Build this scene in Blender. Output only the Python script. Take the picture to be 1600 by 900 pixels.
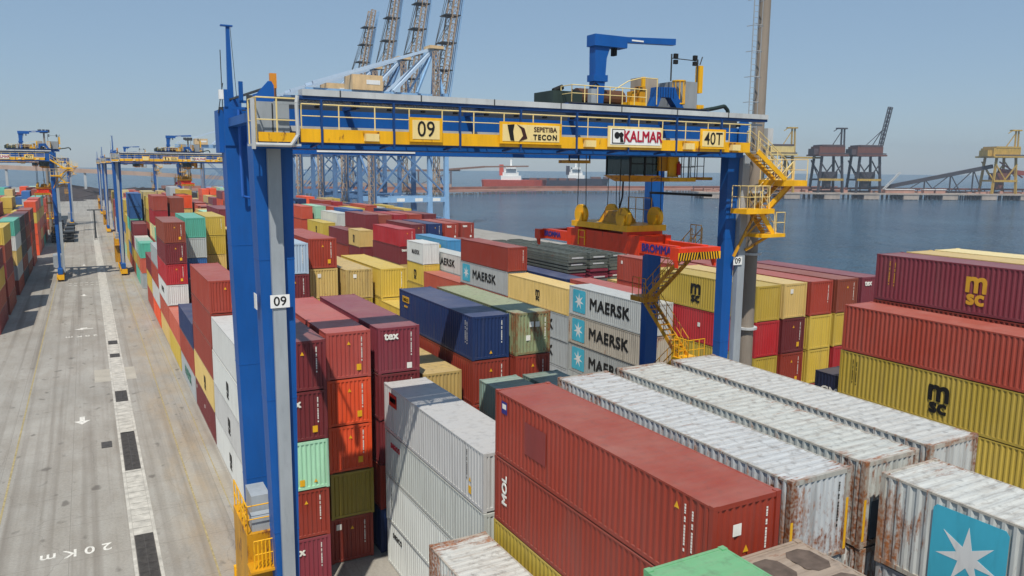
import bpy, bmesh, math, random
import numpy as np
from mathutils import Vector, Matrix
R = math.radians
for o in list(bpy.data.objects): bpy.data.objects.remove(o)
scene = bpy.context.scene
COL = scene.collection
# ------------------------------------------------------------------ camera
FPX, YAW, PIT, ROLL = 1212.9, 0.4998, 0.1523, 0.0087
cf = Vector((math.sin(YAW)*math.cos(PIT), math.cos(YAW)*math.cos(PIT), -math.sin(PIT)))
cr = Vector((math.cos(YAW), -math.sin(YAW), 0)); cu = cr.cross(cf)
CX = cr*math.cos(ROLL)+cu*math.sin(ROLL); CY = -cr*math.sin(ROLL)+cu*math.cos(ROLL)
cam_data = bpy.data.cameras.new('camera'); cam = bpy.data.objects.new('camera', cam_data); COL.objects.link(cam)
M = Matrix((CX, CY, -cf)).transposed().to_4x4(); M.translation = (0, 0, 22)
cam.matrix_world = M
cam_data.sensor_width = 36; cam_data.lens = 36*FPX/1600
cam_data.clip_start = 0.3; cam_data.clip_end = 60000
scene.camera = cam
# ------------------------------------------------------------------ world and sun
SUNV = Vector((-0.33, -0.53, 1.0)).normalized()          # towards the sun
w = bpy.data.worlds.new('World'); scene.world = w; w.use_nodes = True
wn = w.node_tree; bg = wn.nodes['Background']
sky = wn.nodes.new('ShaderNodeTexSky'); sky.sky_type = 'NISHITA'; sky.sun_disc = False
sky.sun_elevation = math.asin(SUNV.z); sky.sun_rotation = math.atan2(SUNV.x, SUNV.y)
sky.air_density = 0.95; sky.dust_density = 0.3; sky.ozone_density = 1.0; sky.altitude = 10
tint = wn.nodes.new('ShaderNodeMix'); tint.data_type = 'RGBA'; tint.inputs[0].default_value = .62
wn.links.new(sky.outputs[0], tint.inputs[6]); tint.inputs[7].default_value = (2.3, 3.5, 4.95, 1)     # even blue summer haze over the clear-sky model
wn.links.new(tint.outputs[2], bg.inputs[0]); bg.inputs[1].default_value = 0.10
sl = bpy.data.lights.new('sun', 'SUN'); sl.energy = 4.1; sl.angle = R(0.5); sl.color = (1, .94, .85)
sun = bpy.data.objects.new('sun', sl); COL.objects.link(sun)
sun.rotation_euler = (-SUNV).to_track_quat('-Z', 'Y').to_euler()
sun.location = SUNV*300
vs = scene.view_settings; vs.view_transform = 'Standard'; vs.look = 'None'; vs.gamma = 1; vs.exposure = 0.15
vs.use_curve_mapping = False
scene.render.engine = 'CYCLES'
# ------------------------------------------------------------------ materials
def srgb(h):
    if not isinstance(h, str): return tuple(h)
    v = [int(h[i:i+2], 16)/255 for i in (0, 2, 4)]
    return tuple(c/12.92 if c <= .04045 else ((c+.055)/1.055)**2.4 for c in v)
def nd(nt, t, **kw):
    n = nt.nodes.new(t)
    for k, v in kw.items():
        if k == 'inp':
            for a, b in v.items(): n.inputs[a].default_value = b
        else: setattr(n, k, v)
    return n
def newmat(name):
    m = bpy.data.materials.new(name); m.use_nodes = True
    nt = m.node_tree; return m, nt, nt.nodes['Principled BSDF']
def L_(nt, a, b): nt.links.new(a, b)
def mixc(nt, fac, a, b, mode='MIX'):
    n = nt.nodes.new('ShaderNodeMix'); n.data_type = 'RGBA'; n.blend_type = mode
    for s, v in ((0, fac), (6, a), (7, b)):
        if isinstance(v, bpy.types.NodeSocket): L_(nt, v, n.inputs[s])
        else: n.inputs[s].default_value = v if s == 0 else (*v[:3], 1)
    return n.outputs[2]
def ramp(nt, src, lo, hi, a=0., b=1.):
    n = nt.nodes.new('ShaderNodeMapRange'); n.inputs[1].default_value = lo; n.inputs[2].default_value = hi
    n.inputs[3].default_value = a; n.inputs[4].default_value = b
    L_(nt, src, n.inputs[0]); return n.outputs[0]
def math_(nt, op, a, b=0.):
    n = nt.nodes.new('ShaderNodeMath'); n.operation = op; n.use_clamp = False
    for i, v in enumerate((a, b)):
        if isinstance(v, bpy.types.NodeSocket): L_(nt, v, n.inputs[i])
        else: n.inputs[i].default_value = v
    return n.outputs[0]
def noise(nt, vec, scale, detail=3, sc=(1, 1, 1), rough=.55):
    mp = nt.nodes.new('ShaderNodeMapping'); mp.inputs[3].default_value = sc; L_(nt, vec, mp.inputs[0])
    n = nt.nodes.new('ShaderNodeTexNoise'); n.inputs['Scale'].default_value = scale; n.inputs['Detail'].default_value = detail
    n.inputs['Roughness'].default_value = rough
    L_(nt, mp.outputs[0], n.inputs['Vector']); return n.outputs[0]
def paint(name, col, rough=.5, var=.25, rust=0., metal=0., scale=.8):
    m, nt, bs = newmat(name); c = srgb(col)
    geo = nt.nodes.new('ShaderNodeNewGeometry'); pos = geo.outputs['Position']
    n1 = noise(nt, pos, scale, 4, (1, 1, .3)); n2 = noise(nt, pos, scale*7, 3, (1, 1, .2))
    dk = tuple(x*(1-var) for x in c); lt = tuple(min(1, x*(1+var*.7)+.004) for x in c)
    k = mixc(nt, ramp(nt, n1, .3, .7), dk, lt)
    k = mixc(nt, ramp(nt, n2, .5, .8, 0, .35), k, tuple(x*.55+.01 for x in c))
    st_ = noise(nt, pos, 1.6, 4, (1, 1, .05), .6); k = mixc(nt, ramp(nt, st_, .56, .76, 0, .3), k, tuple(x*.6+.02 for x in c)); bs.inputs['Specular IOR Level'].default_value = .35
    if rust > 0:
        n3 = noise(nt, pos, 2.2, 6, (1, 1, .35), .7)
        k = mixc(nt, ramp(nt, n3, .62-rust*.25, .70-rust*.2), k, srgb('6b3a20'))
    L_(nt, k, bs.inputs['Base Color']); bs.inputs['Roughness'].default_value = rough; bs.inputs['Metallic'].default_value = metal
    return m
# container paint: colour comes from the object (or from the attribute of the far mass); alpha = wear
def container_mat(name, attr=None):
    m, nt, bs = newmat(name)
    tc = nt.nodes.new('ShaderNodeTexCoord'); oi = nt.nodes.new('ShaderNodeObjectInfo'); geo = nt.nodes.new('ShaderNodeNewGeometry')
    if attr:
        a = nt.nodes.new('ShaderNodeAttribute'); a.attribute_name = attr; base, alpha = a.outputs['Color'], a.outputs['Alpha']
    else: base, alpha = oi.outputs['Color'], oi.outputs['Alpha']
    pos = geo.outputs['Position']
    sx = nt.nodes.new('ShaderNodeSeparateXYZ'); L_(nt, geo.outputs['Normal'], sx.inputs[0])
    up = ramp(nt, sx.outputs[2], .5, .9)
    big = noise(nt, pos, .35, 3); mid = noise(nt, pos, 1.3, 5, (1, 1, .25)); streak = noise(nt, pos, 3.2, 4, (1, 1, .07), .6)
    hsv = nt.nodes.new('ShaderNodeHueSaturation'); L_(nt, base, hsv.inputs['Color'])
    hsv.inputs['Saturation'].default_value = .92; hsv.inputs['Value'].default_value = 1.15
    fade = mixc(nt, ramp(nt, big, .35, .65, .1, .55), base, hsv.outputs[0])
    # sun-chalked roofs: weathered paint, part of the paint itself
    hs2 = nt.nodes.new('ShaderNodeHueSaturation'); L_(nt, base, hs2.inputs['Color']); hs2.inputs['Saturation'].default_value = .74; hs2.inputs['Value'].default_value = 1.6
    k = mixc(nt, math_(nt, 'MULTIPLY', up, ramp(nt, mid, .3, .7, .6, 1.)), fade, mixc(nt, ramp(nt, big, .3, .7, .1, .22), base, (.50, .44, .38)))
    # grime streaks down the walls
    g = math_(nt, 'MULTIPLY', ramp(nt, streak, .52, .75, 0, .55), math_(nt, 'ADD', math_(nt, 'MULTIPLY', alpha, .9), .42))
    k = mixc(nt, g, k, (.085, .07, .06))
    sm = noise(nt, pos, 2.6, 6, (.3, 3.2, 1), .75); sg = math_(nt, 'MULTIPLY', ramp(nt, sm, .46, .72, 0, .8), math_(nt, 'MULTIPLY', alpha, up)); k = mixc(nt, sg, k, (.26, .215, .17))
    # rust blotches: threshold falls as wear rises; stretched across the roof waves
    rn = noise(nt, pos, 1.7, 9, (.35, 2.4, .35), .78)
    rn2 = noise(nt, pos, .23, 3)
    so = nt.nodes.new('ShaderNodeSeparateXYZ'); L_(nt, tc.outputs['Object'], so.inputs[0])
    ey = ramp(nt, math_(nt, 'ABSOLUTE', so.outputs[1]), 4.7, 6.05, 0, .17); ex = ramp(nt, math_(nt, 'ABSOLUTE', so.outputs[0]), .9, 1.18, 0, .08)
    edge = math_(nt, 'ADD', ey, ex)
    thr = math_(nt, 'SUBTRACT', math_(nt, 'ADD', rn, math_(nt, 'MULTIPLY', rn2, .35)), math_(nt, 'SUBTRACT', .985, math_(nt, 'ADD', math_(nt, 'MULTIPLY', alpha, .26), math_(nt, 'MULTIPLY', alpha, edge))))
    rm = ramp(nt, thr, 0., .09)
    spot = noise(nt, pos, 9., 3, (1, 1, 1), .5); rm = math_(nt, 'MULTIPLY', rm, ramp(nt, spot, .32, .6, .35, 1.))
    k = mixc(nt, rm, k, mixc(nt, ramp(nt, streak, .3, .7), srgb('643219'), srgb('a0663c')))
    L_(nt, k, bs.inputs['Base Color'])
    L_(nt, ramp(nt, mid, .3, .7, .42, .62), bs.inputs['Roughness'])
    return m
MC = container_mat('container_paint'); MCM = container_mat('container_paint_mass', 'Col')
def frame_mat():
    return MC
M_ = {}
def P_(name, *a, **k):
    if name not in M_: M_[name] = paint(name, *a, **k)
    return M_[name]
BLUE = P_('crane_blue', '06529c', .5, .12, .0)
DBLUE = P_('crane_dark_blue', '103c74', .5, .2)
YEL = P_('crane_yellow', 'eaae10', .45, .18, .06)
YELD = P_('crane_worn_yellow', 'c98f14', .5, .3, .35)
GREY = P_('galvanised_grey', '9aa1a6', .5, .15)
LGREY = P_('light_grey', 'b9bcbc', .55, .15)
DGREY = P_('dark_grey', '3a3d3f', .6, .2)
BLACK = P_('rubber_black', '151515', .8, .2)
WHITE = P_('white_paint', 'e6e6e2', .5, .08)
INK = P_('black_ink', '14120f', .6, .1)
REDINK = P_('crimson_ink', 'a81030', .5, .1)
BLUEINK = P_('blue_ink', '2a2a78', .5, .1)
ORED = P_('spreader_orange_red', 'd8380c', .42, .15, .08)
CONC = P_('concrete_mast', '8a8074', .8, .2, scale=.5)
CREAM = P_('sign_cream', 'e8cf8c', .5, .08)
AMBER = P_('amber_plastic', 'd88a28', .4, .1)
GOLD = P_('gold_ink', 'd0a030', .5, .1)
SKYINK = P_('sky_blue_ink', '48b4cc', .5, .12)
RED = P_('signal_red', 'b01414', .5, .1)
def glassm():
    m, nt, bs = newmat('tinted_glass'); bs.inputs['Base Color'].default_value = (.02, .06, .055, 1)
    bs.inputs['Roughness'].default_value = .08; bs.inputs['IOR'].default_value = 1.5; bs.inputs['Transmission Weight'].default_value = .35; return m
GLASS = glassm()
# ------------------------------------------------------------------ mesh helpers
class MB:
    def __init__(s): s.v = []; s.f = []
    def add(s, vs, fs):
        n = len(s.v); s.v += [tuple(x) for x in vs]; s.f += [tuple(n+i for i in f) for f in fs]; return s
    def box(s, x0, x1, y0, y1, z0, z1):
        return s.add([(x0,y0,z0),(x1,y0,z0),(x1,y1,z0),(x0,y1,z0),(x0,y0,z1),(x1,y0,z1),(x1,y1,z1),(x0,y1,z1)],
                     [(0,3,2,1),(4,5,6,7),(0,1,5,4),(1,2,6,5),(2,3,7,6),(3,0,4,7)])
    def loft(s, a, b):      # a, b: (x0,x1,y0,y1,z)
        q = lambda r: [(r[0],r[2],r[4]),(r[1],r[2],r[4]),(r[1],r[3],r[4]),(r[0],r[3],r[4])]
        return s.add(q(a)+q(b), [(0,3,2,1),(4,5,6,7),(0,1,5,4),(1,2,6,5),(2,3,7,6),(3,0,4,7)])
    def bar(s, p, q, w, h=None, up=(0, 0, 1)):
        p = Vector(p); q = Vector(q); d = q-p
        if d.length < 1e-6: return s
        h = w if h is None else h; d.normalize(); up = Vector(up)
        if abs(d.dot(up)) > .98: up = Vector((0, 1, 0))
        x = d.cross(up).normalized(); y = x.cross(d).normalized()
        c = lambda b: [b-x*w/2-y*h/2, b+x*w/2-y*h/2, b+x*w/2+y*h/2, b-x*w/2+y*h/2]
        return s.add(c(p)+c(q), [(0,1,2,3),(7,6,5,4),(0,4,5,1),(1,5,6,2),(2,6,7,3),(3,7,4,0)])
    def tube(s, p, q, r, n=8, r2=None):
        p = Vector(p); q = Vector(q); d = (q-p)
        if d.length < 1e-6: return s
        d.normalize(); up = Vector((0,0,1)) if abs(d.z) < .95 else Vector((0,1,0))
        x = d.cross(up).normalized(); y = x.cross(d); r2 = r if r2 is None else r2
        vs = [p+(x*math.cos(2*math.pi*i/n)+y*math.sin(2*math.pi*i/n))*r for i in range(n)]
        vs += [q+(x*math.cos(2*math.pi*i/n)+y*math.sin(2*math.pi*i/n))*r2 for i in range(n)]
        return s.add(vs, [tuple(range(n))[::-1], tuple(range(n, 2*n))]+[(i, (i+1) % n, n+(i+1) % n, n+i) for i in range(n)])
    def path(s, pts, r, n=6):
        for a, b in zip(pts, pts[1:]): s.tube(a, b, r, n)
        return s
    def prism(s, pts, axis, a, b):   # polygon in the plane normal to axis, extruded a..b
        def mk(u, v, t): return {'x': (t, u, v), 'y': (u, t, v), 'z': (u, v, t)}[axis]
        n = len(pts)
        return s.add([mk(u, v, a) for u, v in pts]+[mk(u, v, b) for u, v in pts],
                     [tuple(range(n)), tuple(range(n, 2*n))[::-1]]+[(i, n+i, n+(i+1) % n, (i+1) % n) for i in range(n)])
    def rail(s, pts, h=1.1, r=.022, step=1.4, mid=True):   # handrail along pts with posts
        up = Vector((0, 0, h))
        for a, b in zip(pts, pts[1:]):
            a = Vector(a); b = Vector(b); s.tube(a+up, b+up, r, 5)
            if mid: s.tube(a+up*.52, b+up*.52, r*.8, 5)
            n = max(1, round((b-a).length/step))
            for i in range(n+1): p = a.lerp(b, i/n); s.tube(p, p+up, r, 5)
        return s
    def mesh(s, name, mat):
        me = bpy.data.meshes.new(name); me.from_pydata(s.v, [], s.f)
        bm = bmesh.new(); bm.from_mesh(me); bmesh.ops.recalc_face_normals(bm, faces=bm.faces); bm.to_mesh(me); bm.free()
        if mat: me.materials.append(mat)
        return me
    def build(s, name, mat, parent=None):
        o = WLOC(parent)
        if o != Vector((0, 0, 0)): s.v = [(x-o.x, y-o.y, z-o.z) for x, y, z in s.v]
        return link(name, s.mesh(name, mat), parent)
_loc = {}
def WLOC(p):
    v = Vector((0, 0, 0))
    while p is not None: v += p.location; p = p.parent
    return v
def link(name, me, parent=None):
    o = bpy.data.objects.new(name, me); COL.objects.link(o)
    if parent is not None: o.parent = parent
    return o
def tag(o, label=None, cat=None, group=None, kind=None):
    for k, v in (('label', label), ('category', cat), ('group', group), ('kind', kind)):
        if v: o[k] = v
    return o
def empty(name, loc, label=None, cat=None, group=None, parent=None):
    o = bpy.data.objects.new(name, None); COL.objects.link(o); o.location = Vector(loc)-WLOC(parent); o.empty_display_size = .5
    if parent is not None: o.parent = parent
    return tag(o, label, cat, group)
def kids(o): return [c for c in ALLK.get(o.name, [])]
def copy_tree(o, delta=(0, 0, 0), parent=None, skip=()):
    c = o.copy(); COL.objects.link(c); c.parent = parent
    if parent is None: c.location = o.location+Vector(delta)
    for ch in [x for x in bpy.data.objects if x.parent == o]:
        if ch.name.split('.')[0] in skip: continue
        copy_tree(ch, parent=c, skip=skip)
    return c
_tx = {}
def text_mesh(s, size=1., bold=0., ext=.002, mat=None, sx=1., align='CENTER', space=1., fat=0.):
    key = (s, size, fat, bold, ext, mat.name if mat else '', sx, align, space)
    if key in _tx: return _tx[key]
    cu_ = bpy.data.curves.new('t', 'FONT'); cu_.body = s; cu_.size = size; cu_.offset = bold; cu_.extrude = ext; cu_.resolution_u = 3
    cu_.align_x = align; cu_.align_y = 'CENTER'; cu_.space_character = space; cu_.space_line = .8
    ob = bpy.data.objects.new('t', cu_); COL.objects.link(ob)
    dg = bpy.context.evaluated_depsgraph_get(); me = bpy.data.meshes.new_from_object(ob.evaluated_get(dg))
    bpy.data.objects.remove(ob)
    for v in me.vertices: v.co.x *= sx
    if fat:      # heavier strokes: layered copies a millimetre apart
        bm = bmesh.new()
        for q, (dx, dy) in enumerate(((-1, -1), (1, 1), (1, -1), (-1, 1), (0, 0), (0, 1), (1, 0), (-1, 0), (0, -1))):
            k = len(bm.verts); bm.from_mesh(me); bm.verts.ensure_lookup_table()
            for v in bm.verts[k:]: v.co += Vector((dx*fat, dy*fat, q*.0012))
        bm.to_mesh(me); bm.free()
    me.materials.clear(); me.materials.append(mat); me.name = 'lettering'
    _tx[key] = me; return me
# orientation matrices: columns = local X, Y, Z (out of the surface)
OR_L = Matrix(((0,-1,0),(0,0,1),(-1,0,0))).transposed()       # left face (looks to -x)
OR_F = Matrix(((1,0,0),(0,0,1),(0,-1,0))).transposed()        # near face (looks to -y)
def put(name, me, parent, loc, ori, rot=0., local=False):
    o = link(name, me, parent)
    l = Vector(loc) if local else Vector(loc)-WLOC(parent)
    o.matrix_local = Matrix.Translation(l) @ ori.to_4x4() @ Matrix.Rotation(rot, 4, 'Z'); return o
random.seed(7)
# ------------------------------------------------------------------ setting: ground, road, water
GREYRAMP = None
def ground_mat():
    m, nt, bs = newmat('yard_concrete'); geo = nt.nodes.new('ShaderNodeNewGeometry'); pos = geo.outputs['Position']
    n1 = noise(nt, pos, .05, 5); n2 = noise(nt, pos, .55, 6, (1, .35, 1), .65); n3 = noise(nt, pos, 6, 4)
    k = mixc(nt, ramp(nt, n1, .3, .7), srgb('88857e'), srgb('a29e96'))
    k = mixc(nt, ramp(nt, n2, .38, .68, 0, .6), k, srgb('776f64'))
    k = mixc(nt, ramp(nt, n3, .3, .7, 0, .22), k, srgb('c2bcae'))
    # tyre tracks along the lane
    sx = nt.nodes.new('ShaderNodeSeparateXYZ'); L_(nt, pos, sx.inputs[0])
    tr = noise(nt, pos, 1.0, 3, (1.1, .012, 1)); k = mixc(nt, ramp(nt, tr, .5, .68, 0, .62), k, srgb('6c645a'))
    # ochre dust along the stacks
    band = math_(nt, 'MULTIPLY', ramp(nt, sx.outputs[0], 2.8, 4.2), ramp(nt, sx.outputs[0], 6.6, 8.5, 1, 0))
    oc = math_(nt, 'MULTIPLY', band, ramp(nt, noise(nt, pos, .45, 6, (1, .25, 1), .7), .42, .68, 0, .45))
    k = mixc(nt, oc, k, srgb('a8906c'))
    # cracks and slab joints
    def joint(sock, period, wd):
        a = math_(nt, 'FRACT', math_(nt, 'DIVIDE', sock, period)); a = math_(nt, 'ABSOLUTE', math_(nt, 'SUBTRACT', a, .5)); return math_(nt, 'LESS_THAN', a, wd/period)
    j = math_(nt, 'MAXIMUM', joint(sx.outputs[0], 4.4, .02), joint(sx.outputs[1], 5.0, .025))
    k = mixc(nt, math_(nt, 'MULTIPLY', j, .35), k, srgb('5a534a'))
    vo = nt.nodes.new('ShaderNodeTexVoronoi'); vo.feature = 'DISTANCE_TO_EDGE'; vo.inputs['Scale'].default_value = .16
    wn_ = nt.nodes.new('ShaderNodeVectorMath'); wn_.operation = 'ADD'; L_(nt, pos, wn_.inputs[0])
    nz = nt.nodes.new('ShaderNodeTexNoise'); nz.inputs['Scale'].default_value = .8; L_(nt, pos, nz.inputs['Vector']); L_(nt, nz.outputs[1], wn_.inputs[1]); L_(nt, wn_.outputs[0], vo.inputs['Vector'])
    k = mixc(nt, ramp(nt, vo.outputs[0], .0, .006, .25, 0), k, srgb('4c463e'))
    # oil spots
    sp = noise(nt, pos, .9, 3, (1, .6, 1), .4); k = mixc(nt, ramp(nt, sp, .66, .73, 0, .6), k, srgb('4c4640'))
    L_(nt, k, bs.inputs['Base Color']); bs.inputs['Roughness'].default_value = .85
    b = nt.nodes.new('ShaderNodeBump'); b.inputs['Strength'].default_value = .3; b.inputs['Distance'].default_value = .02
    L_(nt, n3, b.inputs['Height']); L_(nt, b.outputs[0], bs.inputs['Normal']); return m
GROUND = ground_mat()
def slab(name, x0, x1, y0, y1, z, mat): return tag(MB().box(x0, x1, y0, y1, z-.0, z).build(name, mat), kind='structure')
g = MB().prism([(-2600, -120), (126, -120), (126, 560), (60, 610), (-40, 900), (-2600, 1500)], 'z', -8, 0).build('ground', GROUND); tag(g, kind='structure')
def water_mat():
    m, nt, bs = newmat('sea_water'); geo = nt.nodes.new('ShaderNodeNewGeometry'); pos = geo.outputs['Position']
    big = noise(nt, pos, .012, 4, (1, 1, 1))
    k = mixc(nt, ramp(nt, big, .35, .65), srgb('3a5e7c'), srgb('4a728e'))
    L_(nt, k, bs.inputs['Base Color']); bs.inputs['Roughness'].default_value = .14; bs.inputs['IOR'].default_value = 1.33
    n1 = noise(nt, pos, .2, 6, (1, 1, 1), .6); n2 = noise(nt, pos, .9, 3)
    n3 = noise(nt, pos, .05, 3); h = math_(nt, 'ADD', math_(nt, 'ADD', n1, math_(nt, 'MULTIPLY', n2, .45)), n3)
    b = nt.nodes.new('ShaderNodeBump'); b.inputs['Strength'].default_value = 1.; b.inputs['Distance'].default_value = 11.0
    L_(nt, h, b.inputs['Height']); L_(nt, b.outputs[0], bs.inputs['Normal']); return m
WATER = water_mat()
# a disc of sea reaching the horizon, dropping with the curve of the earth
wv, wf = [], []; rings = [0, 300, 800, 1600, 3000, 6000, 11000, 17000]; NS = 72
for r in rings:
    for i in range(NS): a = 2*math.pi*i/NS; wv.append((r*math.cos(a)+100, r*math.sin(a)+200, -2.4-r*r/12742000))
for j in range(len(rings)-1):
    for i in range(NS): wf.append((j*NS+i, j*NS+(i+1) % NS, (j+1)*NS+(i+1) % NS, (j+1)*NS+i))
wm = MB().add(wv, wf).build('sea', WATER); tag(wm, kind='structure')
# drainage channel and covers
CHL = paint('channel_concrete', 'bab6ac', .8, .3, scale=1.5)
GRATE = paint('grate_iron', '4a4642', .6, .35, scale=3)
tag(MB().box(.98, 1.16, -20, 420, .004, .012).box(2.24, 2.42, -20, 420, .004, .012).build('drain_kerb_lines', CHL), kind='structure')
cov = MB(); gy = [(49.3-11, 49.3), (60.7, 70.0), (79.6, 83.1), (99.0, 100.5), (106.8, 108.5)]
y = -20.
segs = []
for a, b in sorted(gy): segs.append((y, a)); y = b
segs.append((y, 262))
for a, b in segs:
    yy = a
    while yy < b-.3:
        e = min(yy+.98, b); cov.box(1.18, 2.22, yy+.01, e-.02, .004, .016); yy += 1.0
tag(cov.build('drain_channel_covers', CHL), kind='structure')
names_ = ['nearest the camera', 'long one beside the round down arrow', 'short one further up the lane', 'small one beside the light repair patch', 'smallest one farthest up the lane']
for (a, b), nm in zip(sorted(gy), names_):
    m = MB(); yy = a
    while yy < b-.3:
        e = min(yy+1.0, b)
        for q in range(9): m.box(1.19, 2.21, yy+.02+q*.108, yy+.02+q*.108+.075, .004, .03)
        m.box(1.19, 1.25, yy, e-.03, .004, .034).box(2.15, 2.21, yy, e-.03, .004, .034).box(1.67, 1.73, yy, e-.03, .004, .034); yy += 1.0
    tag(m.build('drain_grate', GRATE), 'dark iron grate in the drain strip, '+nm, 'drain grate', 'iron grates in the drain strip')
tag(MB().box(1.2, 2.2, 38, 112, .0015, .003).build('drain_bed', paint('drain_dark', '1e1c1a', .9, .2)), kind='structure')
MARK = paint('worn_road_white', 'd8d5cc', .8, .3, scale=4); MARKY = paint('worn_road_yellow', 'a3946a', .85, .4, scale=3)
def flat_text(s, size, x, y, rz, nm='road_marking', sx=1.):
    o = link(nm, text_mesh(s, size, size*.012, .002, MARK, sx)); o.location = (x, y, .008); o.rotation_euler = (0, 0, rz); return tag(o, kind='structure')
flat_text('2 0 K m', 1.35, -1.85, 48.6, math.pi, sx=.84)
flat_text('2 0 K m', 1.35, -1.75, 113.5, math.pi, sx=.84)
def arrow(x, y, d, s=1.):
    m = MB(); q = [(-.16,-.9),(.16,-.9),(.16,.1),(.5,.1),(0,.95),(-.5,.1),(-.16,.1)]
    c, si = math.cos(d), math.sin(d)
    m.prism([((u*c-v*si)*s+x, (u*si+v*c)*s+y) for u, v in q], 'z', .004, .009); tag(m.build('road_marking', MARK), kind='structure')
arrow(-1.6, 75, math.pi, 1.25); arrow(-1.45, 118.5, math.pi/2, 1.2); arrow(-1.5, 150, math.pi, 1.2); arrow(-1.5, 196, math.pi, 1.2)
tag(MB().box(-1.9, -1.1, 118.9, 119.4, .004, .008).build('road_marking', MARK), kind='structure')
for yy in (163, 166): 
    m = MB()
    for q in range(7): m.box(-4+q*.9, -3.5+q*.9, yy, yy+.35, .004, .008)
    tag(m.build('road_marking', MARK), kind='structure')
tag(MB().box(-6.12, -6.0, -20, 330, .004, .008).box(5.0, 5.1, -20, 330, .004, .008).box(6.95, 7.02, -20, 330, .004, .008).build('road_lines', MARKY), kind='structure')
tag(MB().box(-.25, .5, 66.6, 68.1, .004, .03).build('drain_cover', GRATE), 'small dark square drain cover left of the drain strip', 'drain cover')
tag(MB().box(-.5, 3.4, 88.0, 93.5, .0025, .0035).build('repair_patch', paint('patch_concrete', 'aaa497', .85, .12)), kind='structure')
# ------------------------------------------------------------------ containers
def corr_wave(a0, a1, pitch, out, inn):
    pts = []; n = max(1, round((a1-a0)/pitch)); p = (a1-a0)/n
    for i in range(n):
        s = a0+i*p; pts += [(s+.14*p, inn), (s+.36*p, out), (s+.64*p, out), (s+.86*p, inn)]
    return [(a0, inn)]+pts+[(a1, inn)]
def corr_sheet(m, axis, wave, lo, hi):
    vs = []; 
    for s, d in wave:
        for t in (lo, hi): vs.append((d, s, t) if axis == 'x' else (s, d, t) if axis == 'y' else (t, s, d))
    m.add(vs, [(2*i, 2*i+2, 2*i+3, 2*i+1) for i in range(len(wave)-1)]); return m
H0 = 2.72
def cont_meshes(L):
    h = L/2; d = {}
    m = MB(); s = .15
    for x in (-1, 1):
        for y in (-1, 1):
            xa, xb = sorted((x*1.219, x*1.06)); ya, yb = sorted((y*h, y*(h-.15))); m.box(xa, xb, ya, yb, .12, H0-.12)
        xa, xb = sorted((x*1.215, x*1.15)); m.box(xa, xb, -h+.15, h-.15, .03, .17).box(xa, xb, -h+.15, h-.15, H0-.09, H0-.025)
    for y in (-1, 1):
        ya, yb = sorted((y*(h-.01), y*(h-.1))); m.box(-1.06, 1.06, ya, yb, .05, .19).box(-1.06, 1.06, ya, yb, H0-.16, H0-.02)
    m.box(-1.15, 1.15, -h+.1, h-.1, .10, .16)
    for x in (-1, 1):
        for y in (-1, 1):
            for z in (0.012, H0-.115):
                xa, xb = sorted((x*1.222, x*1.05)); ya, yb = sorted((y*(h+.004), y*(h-.17))); m.box(xa, xb, ya, yb, z, z+.115)
    d['frame'] = m.mesh('frame', MC)
    for nm, x in (('L', -1), ('R', 1)):
        m = MB(); corr_sheet(m, 'x', corr_wave(-h+.15, h-.15, .28, x*1.214, x*1.172), .165, H0-.085); d['side'+nm] = m.mesh('side_panel', MC)
    m = MB(); corr_sheet(m, 'y', corr_wave(-1.06, 1.06, .235, -h+.012, -h+.062), .18, H0-.15); d['end'] = m.mesh('end_panel', MC)
    m = MB(); w = corr_wave(-h+.1, h-.1, .36, H0-.026, H0-.046); corr_sheet(m, 'z', w, -1.16, 1.16); d['roof'] = m.mesh('roof_panel', MC)
    m = MB(); w = corr_wave(-h+.1, h-.1, .36, H0-.030, H0-.034); corr_sheet(m, 'z', w, -1.16, 1.16); d['roof_flat'] = m.mesh('roof_panel', MC)
    m = MB()
    for sgn in (-1, 1):
        x0, x1 = (-1.05, -.012) if sgn < 0 else (.012, 1.05)
        m.box(x0, x1, h-.09, h-.05, .2, H0-.17)
        for k in range(5): z = .35+k*.46; m.box(x0+.08, x1-.08, h-.05, h-.03, z, z+.22)
        for xr in (x0+.26, x1-.26): m.tube((xr, h-.005, .1), (xr, h-.005, H0-.08), .02, 6)
    d['door'] = m.mesh('door', MC)
    # one-piece version for far away
    m = MB().box(-1.219, 1.219, -h, h, .03, H0-.03); d['far'] = m.mesh('container', MC)
    m = MB(); corr_sheet(m, 'x', corr_wave(-h+.15, h-.15, .5, -1.235, -1.19), .12, H0-.08); 
    return d
CM = {12.19: cont_meshes(12.19), 6.06: cont_meshes(6.06)}
PAL = {'rust red': '983420', 'oxide red': 'a03f2c', 'maroon': '70262a', 'bright red': 'a81c24', 'orange': 'e44c06', 'brown': '8e402a', 'mustard yellow': 'c0a43a',
       'tan yellow': 'ccae66', 'cream': 'd6c288', 'white': 'c6c8c4', 'pale grey': 'a9afb0', 'ash grey': 'a8abaa', 'dusty beige': 'a39c8e', 'navy blue': '142c5a', 'dark navy': '141c38', 'blue': '2a5f9c', 'light blue': '3f8cba',
       'mint green': 'a6d8b6', 'teal green': '58b49c', 'apple green': '62b078', 'khaki green': '8f9872', 'olive yellow': 'a08c2c', 'salmon red': 'b8523a',
       'dull teal': '7c948a', 'brick pink': 'b04a40', 'dusty burgundy': '7e303c', 'burnt red': 'b8482c', 'steel blue': '9fb4c4', 'charcoal': '3c4048'}
CONT = []
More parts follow.
